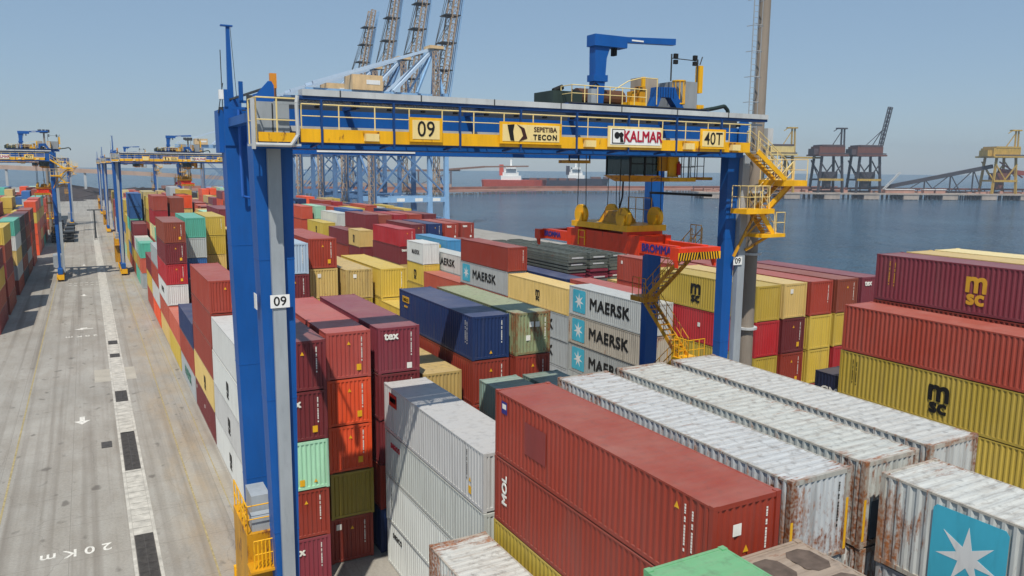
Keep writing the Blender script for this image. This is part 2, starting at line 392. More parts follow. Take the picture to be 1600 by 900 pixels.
ORD = ['first', 'second', 'third', 'fourth', 'fifth', 'sixth', 'seventh', 'eighth', 'ninth', 'tenth', 'eleventh', 'twelfth', 'thirteenth', 'fourteenth', 'fifteenth', 'sixteenth', 'seventeenth', 'eighteenth', 'nineteenth', 'twentieth', 'twenty-first', 'twenty-second', 'twenty-third', 'twenty-fourth', 'twenty-fifth', 'twenty-sixth', 'twenty-seventh', 'twenty-eighth']
TIER = ['topmost', 'second from top', 'third from top', 'fourth from top', 'fifth from top', 'sixth from top']
RED_MIX = ['maroon', 'maroon', 'rust red', 'brown', 'oxide red', 'maroon', 'mustard yellow', 'brown', 'dusty burgundy', 'pale grey']
XA = lambda i: 7.83+2.9*i
XB = lambda i: 40.0+2.9*i
def stack(x, y0, Z, cols, L=12.19, wear=.25, labels=None, marks=None, row=None, n=None, block='A'):
    n = n or max(1, round(Z/2.72)); h = Z/n
    for t in range(n):
        c = cols[t] if t < len(cols) else random.choice(COMMON)
        CONT.append(dict(x=x+1.22, y=y0+L/2, z=Z-h*(t+1), h=h, L=L, c=c, wear=(wear[t] if isinstance(wear, (list, tuple)) and t < len(wear) else wear if not isinstance(wear, (list, tuple)) else .25),
                         label=(labels[t] if labels and t < len(labels) else None), marks=(marks[t] if marks and t < len(marks) else None), tier=t, block=block, row=row))
COMMON = ['rust red', 'burnt red', 'maroon', 'tan yellow', 'mustard yellow', 'cream', 'mint green', 'oxide red', 'oxide red', 'brown', 'mustard yellow', 'mustard yellow', 'tan yellow', 'brick pink', 'bright red', 'salmon red', 'white', 'pale grey', 'navy blue', 'blue', 'dusty burgundy', 'teal green', 'orange']
# ---- block A, in front and under the crane
A = lambda i, y0, Z, cols, **k: stack(XA(i), y0, Z, cols, row=i, **k)
A(1, 1.05, 12.9, ['apple green', 'rust red'], wear=.35, labels=['apple green container with dusty roof at the bottom edge of the photo'])
A(2, 1.2, 12.3, ['tan roof', 'maroon'], wear=.6, labels=['grey brown container roof with dark square stains beside the green one'], marks=['stains'])
A(4, 1.2, 13.55, ['white', 'pale grey'], wear=[.8, .6], labels=['rusty white container with sky blue square and white star on its side', 'pale grey container right under the one with the white star'], marks=['star', None])
A(3, 1.2, 8.1, ['navy blue'], wear=.3); A(5, 1.2, 8.1, ['pale grey'], wear=.3)
A(1, 14.1, 7.6, ['white', 'white'], wear=[.9, .5], labels=['white container with heavily rusted corrugated roof, low at the bottom edge', None])
A(2, 14.1, 13.44, ['rust red', 'rust red', 'mustard yellow', 'maroon'], wear=[.12, .1, .3, .2], labels=['large rust red container with clean pinkish roof in the middle foreground', 'rust red container with white vertical letters below the large clean one', 'yellow container under the two large rust red ones'], marks=['red1', 'mol', None])
A(3, 14.15, 13.55, ['steel roof', 'pale grey'], wear=[.82, .5], labels=['greyish white container with rust along its roof, next to large red one', 'pale grey container under the rusty white one beside the large red one'], marks=['wh1', None])
A(4, 14.0, 13.65, ['white', 'white', 'navy blue'], wear=[.84, .8, .2], labels=['white ribbed-roof container with a brown rust patch, between two other white ones', 'white container with yellow taped post under the ribbed-roof one', None], marks=['wh2', None])
A(5, 13.9, 13.7, ['white', 'white'], wear=[.72, .5], labels=['smooth white roofed container beside the truck lane, farthest right of three', None], marks=['wh3'])
A(2, 27.2, 10.42, ['white', 'white', 'white', 'white'], wear=[.15, .3, .1, .15], labels=['white container with crossed-out red lettering panel, shaded by the crane girder', 'white container with red seaco style lettering, second in the white stack', 'white container with large black stacked letters, third in the white stack', 'white container at the bottom of the white stack'], marks=['tex_sea', 'seaco', 'mscb', 'seaco2'])
A(3, 27.2, 5.4, ['maroon']); A(4, 27.3, 9.85, ['dull teal', 'rust red'], wear=.55, labels=['weathered grey teal container, left of two low ones before the blue one']); A(5, 27.3, 9.8, ['dull teal', 'maroon'], wear=.6, labels=['weathered grey teal container with rusty roof, beside the truck lane'])
A(0, 38.75, 13.3, ['maroon', 'maroon', 'mint green', 'rust red', 'dusty burgundy'], wear=.12, n=5, labels=['maroon container right behind the front left crane leg, top of its stack', 'dark maroon container lettered tex above the mint green one', 'mint green container between two maroon ones beside the crane leg', 'rust red container under the mint green one', 'burgundy container lettered tex at the stack foot by the crane leg'], marks=['e0', 'etex', 'e2', 'e0', 'etexw'])
A(1, 40.3, 13.25, ['brick pink', 'orange', 'burnt orange', 'olive yellow', 'rust red'], wear=.1, n=5, labels=['faded brick red container atop the two orange ones', 'upper of the two bright orange containers', 'lower of the two bright orange containers, half in shade', 'olive yellow container below the two orange ones', 'rust red container under the olive yellow one'], marks=['e1', 'e1', 'e1', None, 'e3'])
A(2, 40.35, 13.25, ['dusty burgundy', 'maroon', 'maroon', 'rust red'], wear=.12, n=5, labels=['burgundy container with small white tex lettering high on its end', 'maroon container hidden mostly under the one lettered tex'], marks=['tex', 'e0'])
A(3, 40.9, 10.15, ['tan yellow', 'brown'], wear=.5, labels=['tan yellow container with dull roof, low between the burgundy and blue ones', None], marks=[None, 'e0'])
A(4, 40.35, 13.4, ['navy blue', 'rust red', 'rust red'], wear=.06, n=5, labels=['navy blue container with small yellow lettering panel, crossed by a girder shadow', 'rust red container directly under the navy blue one', None], marks=['navy', 'e0'])
A(5, 40.35, 13.35, ['khaki green', 'rust red', 'maroon'], wear=[.75, .2, .2], n=5, labels=['khaki green container with rusty streaked end and sandy roof', 'rust red container directly under the khaki green one'], marks=['khaki', 'e0'])
A(0, 50.6+.2, 10.5, ['white', 'white', 'white', 'white'], wear=.12, n=4, labels=['white container atop the white road-side stack left of the crane legs', 'white container second from top in the road-side stack by the leg', 'white container third from top in the road-side stack by the leg', 'lowest white container of the road-side stack by the leg'], marks=[None, 'mscv', 'mscv', 'mscv'])
A(0, 63.5, 13.2, ['rust red', 'rust red', 'rust red', 'tan yellow', 'maroon'], wear=.1, n=5, labels=['rust red container on top of the road-side stack just behind the white ones', 'rust red container second from top behind the white road-side stack', 'rust red container third from top behind the white road-side stack', 'tan yellow container low in the road-side stack behind the white ones', 'maroon container at the foot of the stack behind the white ones'], marks=['e1', None, None, 'mscv', 'wseal'])
A(0, 76.2, 7.5, ['navy blue', 'rust red', 'pale grey'], wear=.1, labels=['navy blue container capping a low road-side stack past the crane', 'rust red road-side container below the small navy blue one', 'pale grey container with green letters at a road-side stack foot'], marks=[None, None, 'maerskg'])
A(0, 88.9, 5.1, ['salmon red', 'mustard yellow'], wear=.1)
A(0, 101.8, 15.3, ['brown', 'maroon', 'bright red', 'white', 'salmon red', 'tan yellow'], wear=.08, n=6, marks=['e1', 'e1', 'e1', 'maersks', None, None])
for i in (1, 2, 3, 4): A(i, 53.5, random.choice([5.4, 8.1]), [])
A(5, 53.4, 10.4, ['mustard yellow'])
A(1, 66.5, 8.1, []); A(2, 65.2, 15.7, ['steel blue', 'maroon'], wear=.1, marks=['e4', 'e0']); A(3, 66.9, 15.9, ['rust red', 'tan yellow', 'mustard yellow'], wear=[.1, .5, .3], n=6, marks=['e1', 'e5', None])
A(4, 66.0, 13.15, ['tan yellow', 'mustard yellow'], wear=[.55, .3], n=5, marks=['e5', None]); A(5, 65.0, 13.2, ['mustard yellow', 'mustard yellow'], wear=.12, n=5, marks=['e4', None])
for i, z in ((1, 8.1), (2, 10.7), (3, 10.8), (4, 8.1), (5, 10.6)): A(i, 79.6, z, [])
A(1, 93, 8, []); A(2, 93, 8, ['tan yellow']); A(3, 92.8, 13.4, ['mustard yellow', 'mustard yellow']); A(4, 93, 13.3, ['mustard yellow']); A(5, 93, 10.7, [])
A(1, 106.4, 15.5, ['teal green', 'pale grey', 'blue'], wear=.05, n=6); A(2, 110, 15.4, ['mustard yellow', 'mustard yellow', 'tan yellow'], wear=.08, n=6, marks=['e4', None])
A(3, 106.4, 13.4, ['tan yellow', 'mustard yellow']); A(4, 106.3, 13.4, ['maroon', 'rust red']); A(5, 106.3, 10.8, ['white'])
A(3, 119.1, 15.9, ['dusty burgundy', 'maroon'], n=6)
A(0, 114.6, 10.8, ['pale grey', 'oxide red', 'white']); 
rb = random.Random(12)
def fill(X, ncol, ys, lo, hi, block, y_skip=(), pal=None):
    for k, y in enumerate(ys):
        for i in range(ncol):
            if (i, k) in y_skip: continue
            n_ = rb.randint(lo, hi); c0 = rb.choice(pal or COMMON)
            cc = [c0 if rb.random() < .45 else rb.choice(pal or COMMON) for _ in range(n_)]
            stack(X(i), y+rb.uniform(-.15, .15), n_*rb.choice([2.62, 2.68, 2.74]), cc, wear=rb.uniform(.05, .3), row=i, n=n_, block=block)
st = random.getstate(); random.seed(3)
ysA = [119.1+.6+13.13*k for k in range(1, 20)]
fill(XA, 6, [119.7], 4, 5, 'A', {(0, 0), (3, 0)}); stack(XA(0), 127.2, 8.1, ['maroon', 'mustard yellow'], row=0)
fill(XA, 6, [y+ (8 if y < 150 else 0) for y in ysA[1:9]], 3, 6, 'A')
fill(XA, 6, ysA[10:15], 3, 5, 'A')
# ---- block B (quayside)
B = lambda i, y0, Z, cols, **k: stack(XB(i), y0, Z, cols, row=i, block='B', **k)
B(0, 18.95, 14.05, ['oxide red', 'mustard yellow', 'mustard yellow', 'mustard yellow'], wear=[.08, .15, .15, .1], n=5, labels=['oxide red container with bright salmon roof right of the truck lane', 'yellow container with large black stacked letters, under the oxide red one', 'yellow unlettered container two below the oxide red one'], marks=[None, 'mscR', 'mscR2'])
B(1, 19.1, 17.0, ['dusty burgundy', 'rust red'], wear=.08, n=6, labels=['burgundy container with large gold stacked letters, highest at the right'], marks=['mscgold'])
B(2, 19.1, 17.0, ['tan yellow'], n=6, wear=.1, labels=['cream yellow roofed container right behind the burgundy one with gold letters']); B(3, 19.1, 17.0, ['cream'], n=6, wear=.1, labels=['cream roofed container, second behind the burgundy one with gold letters']); B(4, 19.1, 14.0, []); B(5, 19.1, 14.0, [])
stack(45.8, 31.6, 7.75, ['dark navy', 'dark navy', 'navy blue'], L=6.06, wear=.05, n=3, row=2, block='B', labels=['short dark navy container tucked left of the yellow lettered ones'], marks=['cma'])
B(1, 40.9, 13.6, ['mustard yellow', 'bright red', 'mustard yellow'], wear=.08, n=5, labels=['yellow container with black stacked letters seen between the right crane legs', 'bright red container under the yellow one between the right crane legs', 'yellow container at the bottom between the right crane legs'], marks=['mscr3', 'wseal2', None])
B(2, 40.9, 13.6, ['tan yellow', 'maroon', 'rust red'], wear=[.3, .1, .1], n=5, labels=['tan yellow container end just right of the light mast', 'maroon container end with white scuffs right of the mast', 'rust red container end, third down right of the mast'], marks=['e5', 'e1', 'e1'])
B(3, 40.9, 13.6, ['rust red', 'mustard yellow', 'mustard yellow'], wear=[.45, .15, .15], n=5, labels=['scratched rust red container end right of the tan one'], marks=['e4'])
B(4, 40.9, 13.6, ['brown', 'mustard yellow', 'bright red'], wear=.1, n=5, marks=['e0', 'e1']); B(5, 40.9, 13.6, ['dusty burgundy', 'maroon'], wear=.1, n=5, marks=['tex'])
B(0, 49.6, 11.1, ['ash grey', 'dusty beige', 'ash grey', 'ash grey'], wear=[.2, .55, .3, .3], n=4, labels=['white container lettered MAERSK, topmost of three left of the crane leg', 'dusty beige-white container lettered MAERSK, middle of three by the crane leg', 'white container lettered MAERSK, lowest visible left of the crane leg'], marks=['maersk', 'maersk', 'maersk', 'maersk'])
B(1, 54.0, 10.95, ['brick pink', 'rust red'], n=4); B(2, 54.0, 9.6, ['rust red']); B(3, 53.9, 13.15, ['oxide red', 'oxide red'], n=5, wear=.1, marks=['wseal2']); B(4, 53.9, 13.2, ['rust red'], n=5); B(5, 53.9, 13.2, ['brick pink'], n=5)
B(0, 62.0, 10.65, ['tan yellow', 'pale grey', 'pale grey', 'pale grey'], wear=[.1, .3, .3, .3], n=4, labels=['tan yellow container with small black stacked letters left of the MAERSK stack'], marks=['mscs', 'maersk', 'maersk', 'maersk'])
B(1, 66.8, 10.8, ['navy blue', 'rust red'], n=4, wear=.1); B(2, 66.9, 9.6, ['rust red']); B(3, 66.9, 9.6, ['maroon']); B(4, 66.9, 9.7, []); B(5, 66.9, 10.8, [])
B(0, 74.4, 13.5, ['rust red', 'ash grey', 'rust red', 'maroon'], wear=.08, n=5, labels=['rust red container standing on a white MAERSK one, mid distance', 'white container lettered MAERSK carrying a rust red one'], marks=['e4', 'maersk'])
B(1, 79.5, 10.9, ['bright red', 'maroon'], n=4, wear=.08); 
for i in (2, 3, 4): B(i, 80.0, 9.6, ['maroon' if i > 2 else 'pale grey'])
B(5, 80, 9.6, [])
B(0, 86.3, 8.0, ['salmon red', 'oxide red'], n=3); B(1, 92.0, 10.5, ['white', 'pale grey'], n=4, marks=['maersk'])
stack(XB(0), 98.8, 11.8, ['white', 'mustard yellow', 'mustard yellow', 'mustard yellow'], L=6.06, n=4, row=0, block='B', wear=.2, marks=['maersks', 'mscv', 'mscv'])
B(1, 99+6, 10.9, ['mustard yellow', 'tan yellow'], n=4); B(2, 104.0, 11.6, ['light blue', 'rust red'], n=4); B(3, 104, 10.8, ['bright red', 'maroon'], n=4, marks=['tex']); B(4, 104, 10.8, ['maroon'], n=4); B(5, 105, 8.1, [])
for i in (2, 3, 4, 5): B(i, 92.7, 8.1, [])
B(0, 107.9, 13.1, ['bright red', 'maroon', 'tan yellow'], n=5, marks=['e1', 'tex']); 
for i, c in ((2, 'maroon'), (3, 'navy blue'), (4, 'rust red'), (5, 'rust red')): B(i, 117.8, 13., [c, 'maroon'], n=5, marks=['tex' if i > 3 else 'e0'])
B(1, 118, 10.9, []); B(1, 133, 13.8, ['maroon', 'oxide red'], n=5)
stack(XB(0), 127.3, 11.5, ['tan yellow', 'maroon'], L=6.06, n=4, row=0, block='B', marks=['mscv']); B(0, 134, 11.0, ['maroon', 'rust red'])
B(0, 150.2, 11.3, ['mustard yellow', 'salmon red'], n=4, marks=['mscv'])
for i, c in ((2, 'brown'), (3, 'bright red'), (4, 'oxide red'), (5, 'maroon')): B(i, 134, 13.6, [c], n=5)
fill(XB, 6, [167.5, 181, 194.5], 4, 5, 'B'); fill(lambda i: XB(i+1), 5, [150.5], 4, 5, 'B')
fill(XB, 6, [208, 222, 236, 250, 264, 278], 3, 5, 'B')
# ---- block C (left of the road) and far blocks
XC = lambda i: -13.45-2.9*i
C = lambda i, y0, Z, cols, **k: stack(XC(i), y0, Z, cols, row=i, block='C', **k)
C(0, 119, 10.4, ['maroon', 'mustard yellow', 'brown', 'maroon']); C(0, 134.6, 12.9, ['mustard yellow', 'brown', 'maroon', 'rust red', 'brown'], n=5)
C(0, 154.7, 12.6, ['teal green', 'white', 'tan yellow', 'pale grey', 'rust red'], n=5, wear=.1); C(0, 168, 12.4, ['charcoal', 'charcoal', 'charcoal', 'brown', 'charcoal'], n=5); C(0, 181.5, 12.3, ['maroon', 'brown', 'maroon', 'pale grey', 'brown'], n=5)
C(0, 198, 12.3, ['brown', 'maroon', 'rust red', 'brown'], n=5)
fill(lambda i: XC(i+1), 5, [119+13.2*k for k in range(0, 4)], 4, 5, 'C', (), RED_MIX); fill(lambda i: XC(i+1), 6, [172+13.2*k for k in range(0, 3)], 4, 5, 'C', (), RED_MIX)
fill(XC, 6, [222+13.2*k for k in range(0, 4)], 3, 5, 'C')
XD = lambda i: -46-2.9*i
fill(XD, 6, [260+14*k for k in range(6)], 3, 5, 'D')
fill(XC, 6, [310+13.2*k for k in range(0, 6)], 3, 5, 'C')
XE = lambda i: 66+2.9*i
fill(XE, 5, [206+14*k for k in range(6)], 3, 4, 'E')
fill(XB, 6, [300+14*k for k in range(5)], 3, 5, 'B')
random.setstate(st)
PAL['tan roof'] = '9c8878'; PAL['steel roof'] = 'bcc2c2'; PAL['burnt orange'] = 'd44408'
# ---- which 300 of them show largest from the photographed side
def shown():
    n = len(CONT); W_, H_ = 400, 225
    u = (np.arange(W_)+.5)/W_*1600-800; v = 450-(np.arange(H_)+.5)/H_*900
    U, V = np.meshgrid(u, v); D = U[..., None]/FPX*np.array(CX)+V[..., None]/FPX*np.array(CY)+np.array(cf)
    D = D.reshape(-1, 3); D[np.abs(D) < 1e-9] = 1e-9; inv = 1/D; best = np.full(len(D), 1e9); idx = np.full(len(D), -1)
    t0 = (0-22)*inv[:, 2]; t0[t0 < 0] = 1e9; best = np.minimum(best, t0)
    for k, c in enumerate(CONT):
        lo = np.array([c['x']-1.22, c['y']-c['L']/2, c['z']-22]); hi = np.array([c['x']+1.22, c['y']+c['L']/2, c['z']+c['h']-22])
        a = lo*inv; b = hi*inv; tn = np.minimum(a, b).max(1); tf = np.maximum(a, b).min(1)
        ok = (tn < tf) & (tn > .1) & (tn < best); best[ok] = tn[ok]; idx[ok] = k
    return np.bincount(idx[idx >= 0], minlength=n)
SH = shown()
order = sorted(range(len(CONT)), key=lambda k: -SH[k])
single = set(k for k in order[:298] if SH[k] > 0)
BL = {'A': 'row from the road', 'B': 'quayside row from the lane', 'C': 'row left of the road', 'D': 'row of the far left block', 'E': 'row of the far quay block'}
bays = {}
for b in 'ABCDE':
    for row in set(c['row'] for c in CONT if c['block'] == b):
        ys = sorted(set(round(c['y'], 1) for c in CONT if c['block'] == b and c['row'] == row))
        for c in CONT:
            if c['block'] == b and c['row'] == row: c['bay'] = ys.index(round(c['y'], 1))
WHT = P_('decal_white', 'e8e6dc', .5, .05); DY = P_('decal_yellow', 'e8b020', .5, .05); LB = P_('decal_ghost', '8c4a4a', .55, .1)
def star_mesh():
    pts = []
    for i in range(14):
        a = math.pi/2+i*math.pi/7; r = .78 if i % 2 == 0 else .26; pts.append((math.cos(a)*r, math.sin(a)*r))
    return MB().prism(pts, 'z', -.001, .006).mesh('star', WHITE)
STAR = star_mesh(); SQ = MB().prism([(-1.05, -.95), (-.95, -1.05), (.95, -1.05), (1.05, -.95), (1.05, .95), (.95, 1.05), (-.95, 1.05), (-1.05, .95)], 'z', -.003, .002).mesh('blue_square', SKYINK)
TRI = MB().prism([(-.1, 0), (.1, 0), (0, .2)], 'z', 0, .004).mesh('warning_triangle', DY)
SQY = MB().prism([(-.13, -.18), (.13, -.18), (.13, .18), (-.13, .18)], 'z', 0, .004).mesh('label_square', DY)
SQW = MB().prism([(-.15, -.17), (.15, -.17), (.15, .17), (-.15, .17)], 'z', 0, .004).mesh('label_square', WHT)
def dashes(mat):
    m = MB(); r = random.Random(4); z = 0.
    while z > -1.35: q = r.uniform(.04, .09); m.prism([(-.03, z-q), (.03, z-q), (.03, z), (-.03, z)], 'z', 0, .004); z -= q+r.choice([.02, .02, .09])
    return m.mesh('number_column', mat)
DASH = dashes(WHT); DASHK = dashes(INK)
PANEL = lambda w_, h_, mat: MB().prism([(-w_/2, -h_/2), (w_/2, -h_/2), (w_/2, h_/2), (-w_/2, h_/2)], 'z', 0, .003).mesh('painted_panel', mat)
LF = lambda y, z: (-1.2225, y, z)       # on the left wall; y runs away from the viewer
def msc(p, y, z, s, mat, face='L', h=6.095, x=0.):
    o = OR_L if face == 'L' else OR_F
    pos = lambda dy, dz: (-1.2225, y-dy, z+dz) if face == 'L' else (x+dy, -h-.006, z+dz)
    put('lettering', text_mesh('m', 1.7*s, .01*s, .003, mat, .98, fat=.036*s), p, pos(0, .34*s), o, local=True)
    put('lettering', text_mesh('sc', 1.12*s, .01*s, .003, mat, 1.1, fat=.028*s), p, pos(0, -.5*s), o, local=True)
def vtext(p, s, size, y, z, mat, bold=.01, rot=0, sx=1., space=1., fat=0.):
    put('lettering', text_mesh(s, size, bold, .003, mat, sx, 'CENTER', space, fat), p, LF(y, z), OR_L, rot, True)
def etext(p, s, size, x, z, mat, h, bold=.01, rot=0): put('lettering', text_mesh(s, size, 0, .003, mat, fat=.02), p, (x, -h-.004, z), OR_F, rot, True)
def marks(p, k, L):
    h = L/2; E = lambda x, z: (x, -h-.004, z)
    def num(x=.72, z=2.35, mt=None): put('number_column', mt or DASH, p, E(x, z), OR_F, 0, True)
    if k in ('e0', 'e1', 'e2', 'e3', 'e4', 'e5', 'tex', 'etex', 'etexw', 'red1', 'navy', 'khaki', 'wh1'):
        if k not in ('wh1', 'e2', 'khaki', 'e5'): num()
        if k in ('e1', 'e0', 'red1', 'e3'): put('warning_triangle', TRI, p, E(0, 1.95 if k != 'red1' else 1.2), OR_F, 0, True)
        if k == 'navy': put('warning_triangle', TRI, p, E(0, .35), OR_F, 0, True)
        if k in ('e1', 'etex'): put('label_square', SQY, p, E(.55, .62), OR_F, 0, True)
        if k == 'e2': put('label_square', SQY, p, E(-.2, .45), OR_F, 0, True); put('warning_triangle', TRI, p, E(.5, .4), OR_F, 0, True)
        if k == 'e3': put('label_square', SQW, p, E(-.75, 2.2), OR_F, 0, True)
        if k == 'e5': put('label_square', SQW, p, E(-.4, 2.1), OR_F, 0, True)
        if k == 'red1': put('label_square', SQW, p, E(-.35, 1.9), OR_F, 0, True)
        if k == 'khaki':
            put('label_square', SQW, p, E(-.12, 1.95), OR_F, 0, True); put('label_square', SQW, p, E(.3, 1.93), OR_F, 0, True); put('label_square', SQW, p, E(-.35, 1.1), OR_F, 0, True); num(.85, 2.3)
        if k == 'wh1': num(.75, 2.35, DASHK)
        if k == 'wh1': put('reflective_strip', PANEL(.1, 1.3, DY), p, E(-1.13, .85), OR_F, 0, True); put('reflective_strip', PANEL(.1, 1.6, DY), p, E(1.13, 1.0), OR_F, 0, True)
    if k == 'stains':
        sm_ = MB().prism([(.42*math.cos(a)*(1.15 if i % 2 else 1), .55*math.sin(a)*(1.1 if i % 3 else .95)) for i, a in enumerate(np.linspace(0, 6.283, 13)[:-1])], 'z', 0, .003).mesh('stain', P_('damp_stain', '5e5148', .9, .35, scale=3))
        for q in range(8):
            for sx_ in (-.58, .58): put('roof_stain', sm_, p, (sx_, h-.9-q*1.35, H0-.022), Matrix.Identity(3), 0, True)
    if k == 'wh2': put('reflective_strip', PANEL(.1, 1.3, DY), p, E(-1.13, .9), OR_F, 0, True); put('painted_panel', PANEL(1.9, 1.2, P_('dull_blue_patch', '4a5a68', .6, .3)), p, E(0.1, .85), OR_F, 0, True)
    if k == 'tex': etext(p, 'tex', .62, -.45, 2.2, WHT, h, .02); put('label_square', SQW, p, E(.6, .38), OR_F, 0, True)
    if k == 'etex': etext(p, 'tex', .62, -.55, 2.1, WHT, h, .02)
    if k == 'etexw': etext(p, 'tex', .62, -.55, 2.0, WHT, h, .02)
    if k in ('maersk',):
        put('blue_square', SQ, p, LF(h-1.7, 1.4), OR_L, 0, True); put('star', STAR, p, LF(h-1.7, 1.4), OR_L, 0, True); vtext(p, 'MAERSK', 1.42, -.35, 1.38, INK, 0, 0, 1.12, 1.05, .045)
    if k == 'maersks': vtext(p, 'MAERSK', .8 if L < 7 else 1.0, -.3, 1.4, INK, .02)
    if k == 'maerskg': vtext(p, 'MAERSK', 1.5, 0, 1.3, P_('green_ink', '3c7a6a', .5, .1), 0, 0, 1, 1, .04)
    if k == 'mscs': msc(p, -.3, 1.35, .72, INK)
    if k == 'mscv': msc(p, -1. if L > 7 else 0, 1.3, .8, INK)
    if k == 'mscb': msc(p, -1.9, 1.35, .95, INK); put('number_column', DASHK, p, LF(h-.9, 2.2), OR_L, 0, True)
    if k == 'mscR': msc(p, -.3, 1.4, 1.0, INK); put('number_column', DASHK, p, LF(h-.95, 2.3), OR_L, 0, True); put('number_column', DASHK, p, LF(h-1.2, 2.2), OR_L, 0, True)
    if k == 'mscr3': msc(p, .5, 1.4, 1.0, INK)
    if k == 'mscgold': msc(p, -.2, 1.4, 1.0, GOLD); put('number_column', dashes(GOLD), p, LF(h-.95, 2.35), OR_L, 0, True); put('number_column', dashes(GOLD), p, LF(h-1.3, 2.3), OR_L, 0, True)
    if k == 'star':
        s_ = put('blue_square', SQ, p, LF(3.5, 1.3), OR_L, 0, True); s_.scale = (.94, 1.08, 1); t_ = put('star', STAR, p, LF(3.5, 1.3), OR_L, 0, True); t_.scale = (1.08, 1.08, 1)
    if k == 'tex_sea':
        put('painted_panel', PANEL(1.15, .75, RED), p, LF(h-1.35, 2.0), OR_L, 0, True); put('painted_panel', PANEL(.9, .3, INK), p, LF(h-1.35, 2.02), OR_L, 0, True)
        put('number_column', DASHK, p, LF(-h+1.6, 2.4), OR_L, 0, True); put('label_square', SQY, p, LF(-h+1.3, .6), OR_L, 0, True); put('warning_triangle', TRI, p, LF(-h+1.3, 1.0), OR_L, 0, True)
    if k == 'seaco': vtext(p, 'seaco', .62, h-1.6, 2.1, REDINK, .02)
    if k == 'seaco2': vtext(p, 'seaco', .62, h-1.6, 2.1, INK, .01)
    if k == 'navy':
        put('painted_panel', PANEL(1.3, .45, GOLD), p, LF(h-1.3, 2.1), OR_L, 0, True); vtext(p, 'seaco', .45, h-1.3, 2.1, DBLUE, .015); vtext(p, 'seaco', .3, h-1.3, 1.6, GOLD, .01)
        put('number_column', DASH, p, LF(-h+1.0, 2.35), OR_L, 0, True); put('number_column', DASH, p, LF(-h+.75, 2.3), OR_L, 0, True)
    if k == 'mol': vtext(p, 'MOL', .52, h-.85, 1.5, WHT, 0, math.pi/2, 1.15, 1.0, .02)
    if k == 'red1':
        put('painted_panel', PANEL(1.5, 1.25, P_('ghost_patch', '8a3c38', .5, .1)), p, LF(h-3.1, 1.45), OR_L, 0, True); put('painted_panel', PANEL(.45, .5, BLUEINK), p, LF(h-.75, 2.15), OR_L, 0, True); put('painted_panel', PANEL(.3, .2, WHT), p, LF(h-.75, 2.2), OR_L, 0, True).location.x -= .004
        put('warning_triangle', TRI, p, LF(-h+1.4, 2.15), OR_L, 0, True); put('number_column', DASH, p, LF(-h+1.05, 2.4), OR_L, 0, True); put('number_column', DASH, p, LF(-h+.75, 2.3), OR_L, 0, True)
    if k == 'cma': vtext(p, 'CMA CGM', 1.0, .2, 1.3, WHT, .02)
    if k in ('wseal', 'wseal2'): put('label_square', SQW, p, LF(h-.8, 2.0), OR_L, 0, True); put('label_square', SQW, p, LF(0, 1.5), OR_L, 0, True)
massv, massf, massc = [], [], []
for k, c in enumerate(CONT):
    base = srgb(PAL[c['c']]); r = random.Random(k*7+1); j = r.uniform(.78, 1.14)
    rgba = (base[0]*j, base[1]*j*r.uniform(.98, 1.03), base[2]*j, c['wear'])
    L = c['L']; mm = CM[L]; dist = math.hypot(c['x'], c['y']); mx, my = r.uniform(-.03, .03), r.uniform(-.06, .06)
    if k in single and dist < 215:
        e = empty('shipping_container', (c['x']+mx, c['y']+my, c['z']+.008)); e.scale = (1, 1, (c['h']-.012)/H0)
        parts = ['frame', 'sideL', 'sideR', 'end', 'roof', 'door']
        for q in parts:
            nm = {'sideL': 'side_panel', 'sideR': 'side_panel', 'end': 'end_panel', 'roof': 'roof_panel'}.get(q, q)
            o = link(nm, mm['roof_flat' if q == 'roof' and c['wear'] < .5 else q], e); o.color = rgba
            if q == 'frame' and c['wear'] > .7: o.color = (base[0]*.75, base[1]*.68, base[2]*.6, .8)
        if c['marks']: marks(e, c['marks'], L)
    elif k in single:
        e = link('shipping_container', mm['far']); e.location = (c['x']+mx, c['y']+my, c['z']+.008); e.scale = (1, 1, (c['h']-.012)/H0); e.color = rgba
    else:
        x0, x1, y0, y1, z0, z1 = c['x']-1.22+mx, c['x']+1.22+mx, c['y']-L/2+my, c['y']+L/2+my, c['z']+.04, c['z']+c['h']-.01
        b = len(massv); massv += [(x0,y0,z0),(x1,y0,z0),(x1,y1,z0),(x0,y1,z0),(x0,y0,z1),(x1,y0,z1),(x1,y1,z1),(x0,y1,z1)]
        massf += [tuple(b+i for i in f) for f in [(0,3,2,1),(4,5,6,7),(0,1,5,4),(1,2,6,5),(2,3,7,6),(3,0,4,7)]]; massc += [rgba]*8; continue
    lab = c['label'] or f"{c['c']} container {TIER[c['tier']]}, {ORD[c['row']]} {BL[c['block']]}, {ORD[c['bay']]} bay back"
    tag(e, lab, 'shipping container', 'shipping containers stacked in the yard')
me = bpy.data.meshes.new('container_mass'); me.from_pydata(massv, [], massf); me.materials.append(MCM)
ca = me.color_attributes.new('Col', 'FLOAT_COLOR', 'POINT')
ca.data.foreach_set('color', np.array(massc, dtype=np.float32).ravel())
tag(link('container_stacks', me), 'many more containers filling the yard behind and beneath the ones in view', 'shipping containers', kind='stuff')
print('containers', len(CONT), 'single', len(single), 'seen', int((SH > 0).sum()))
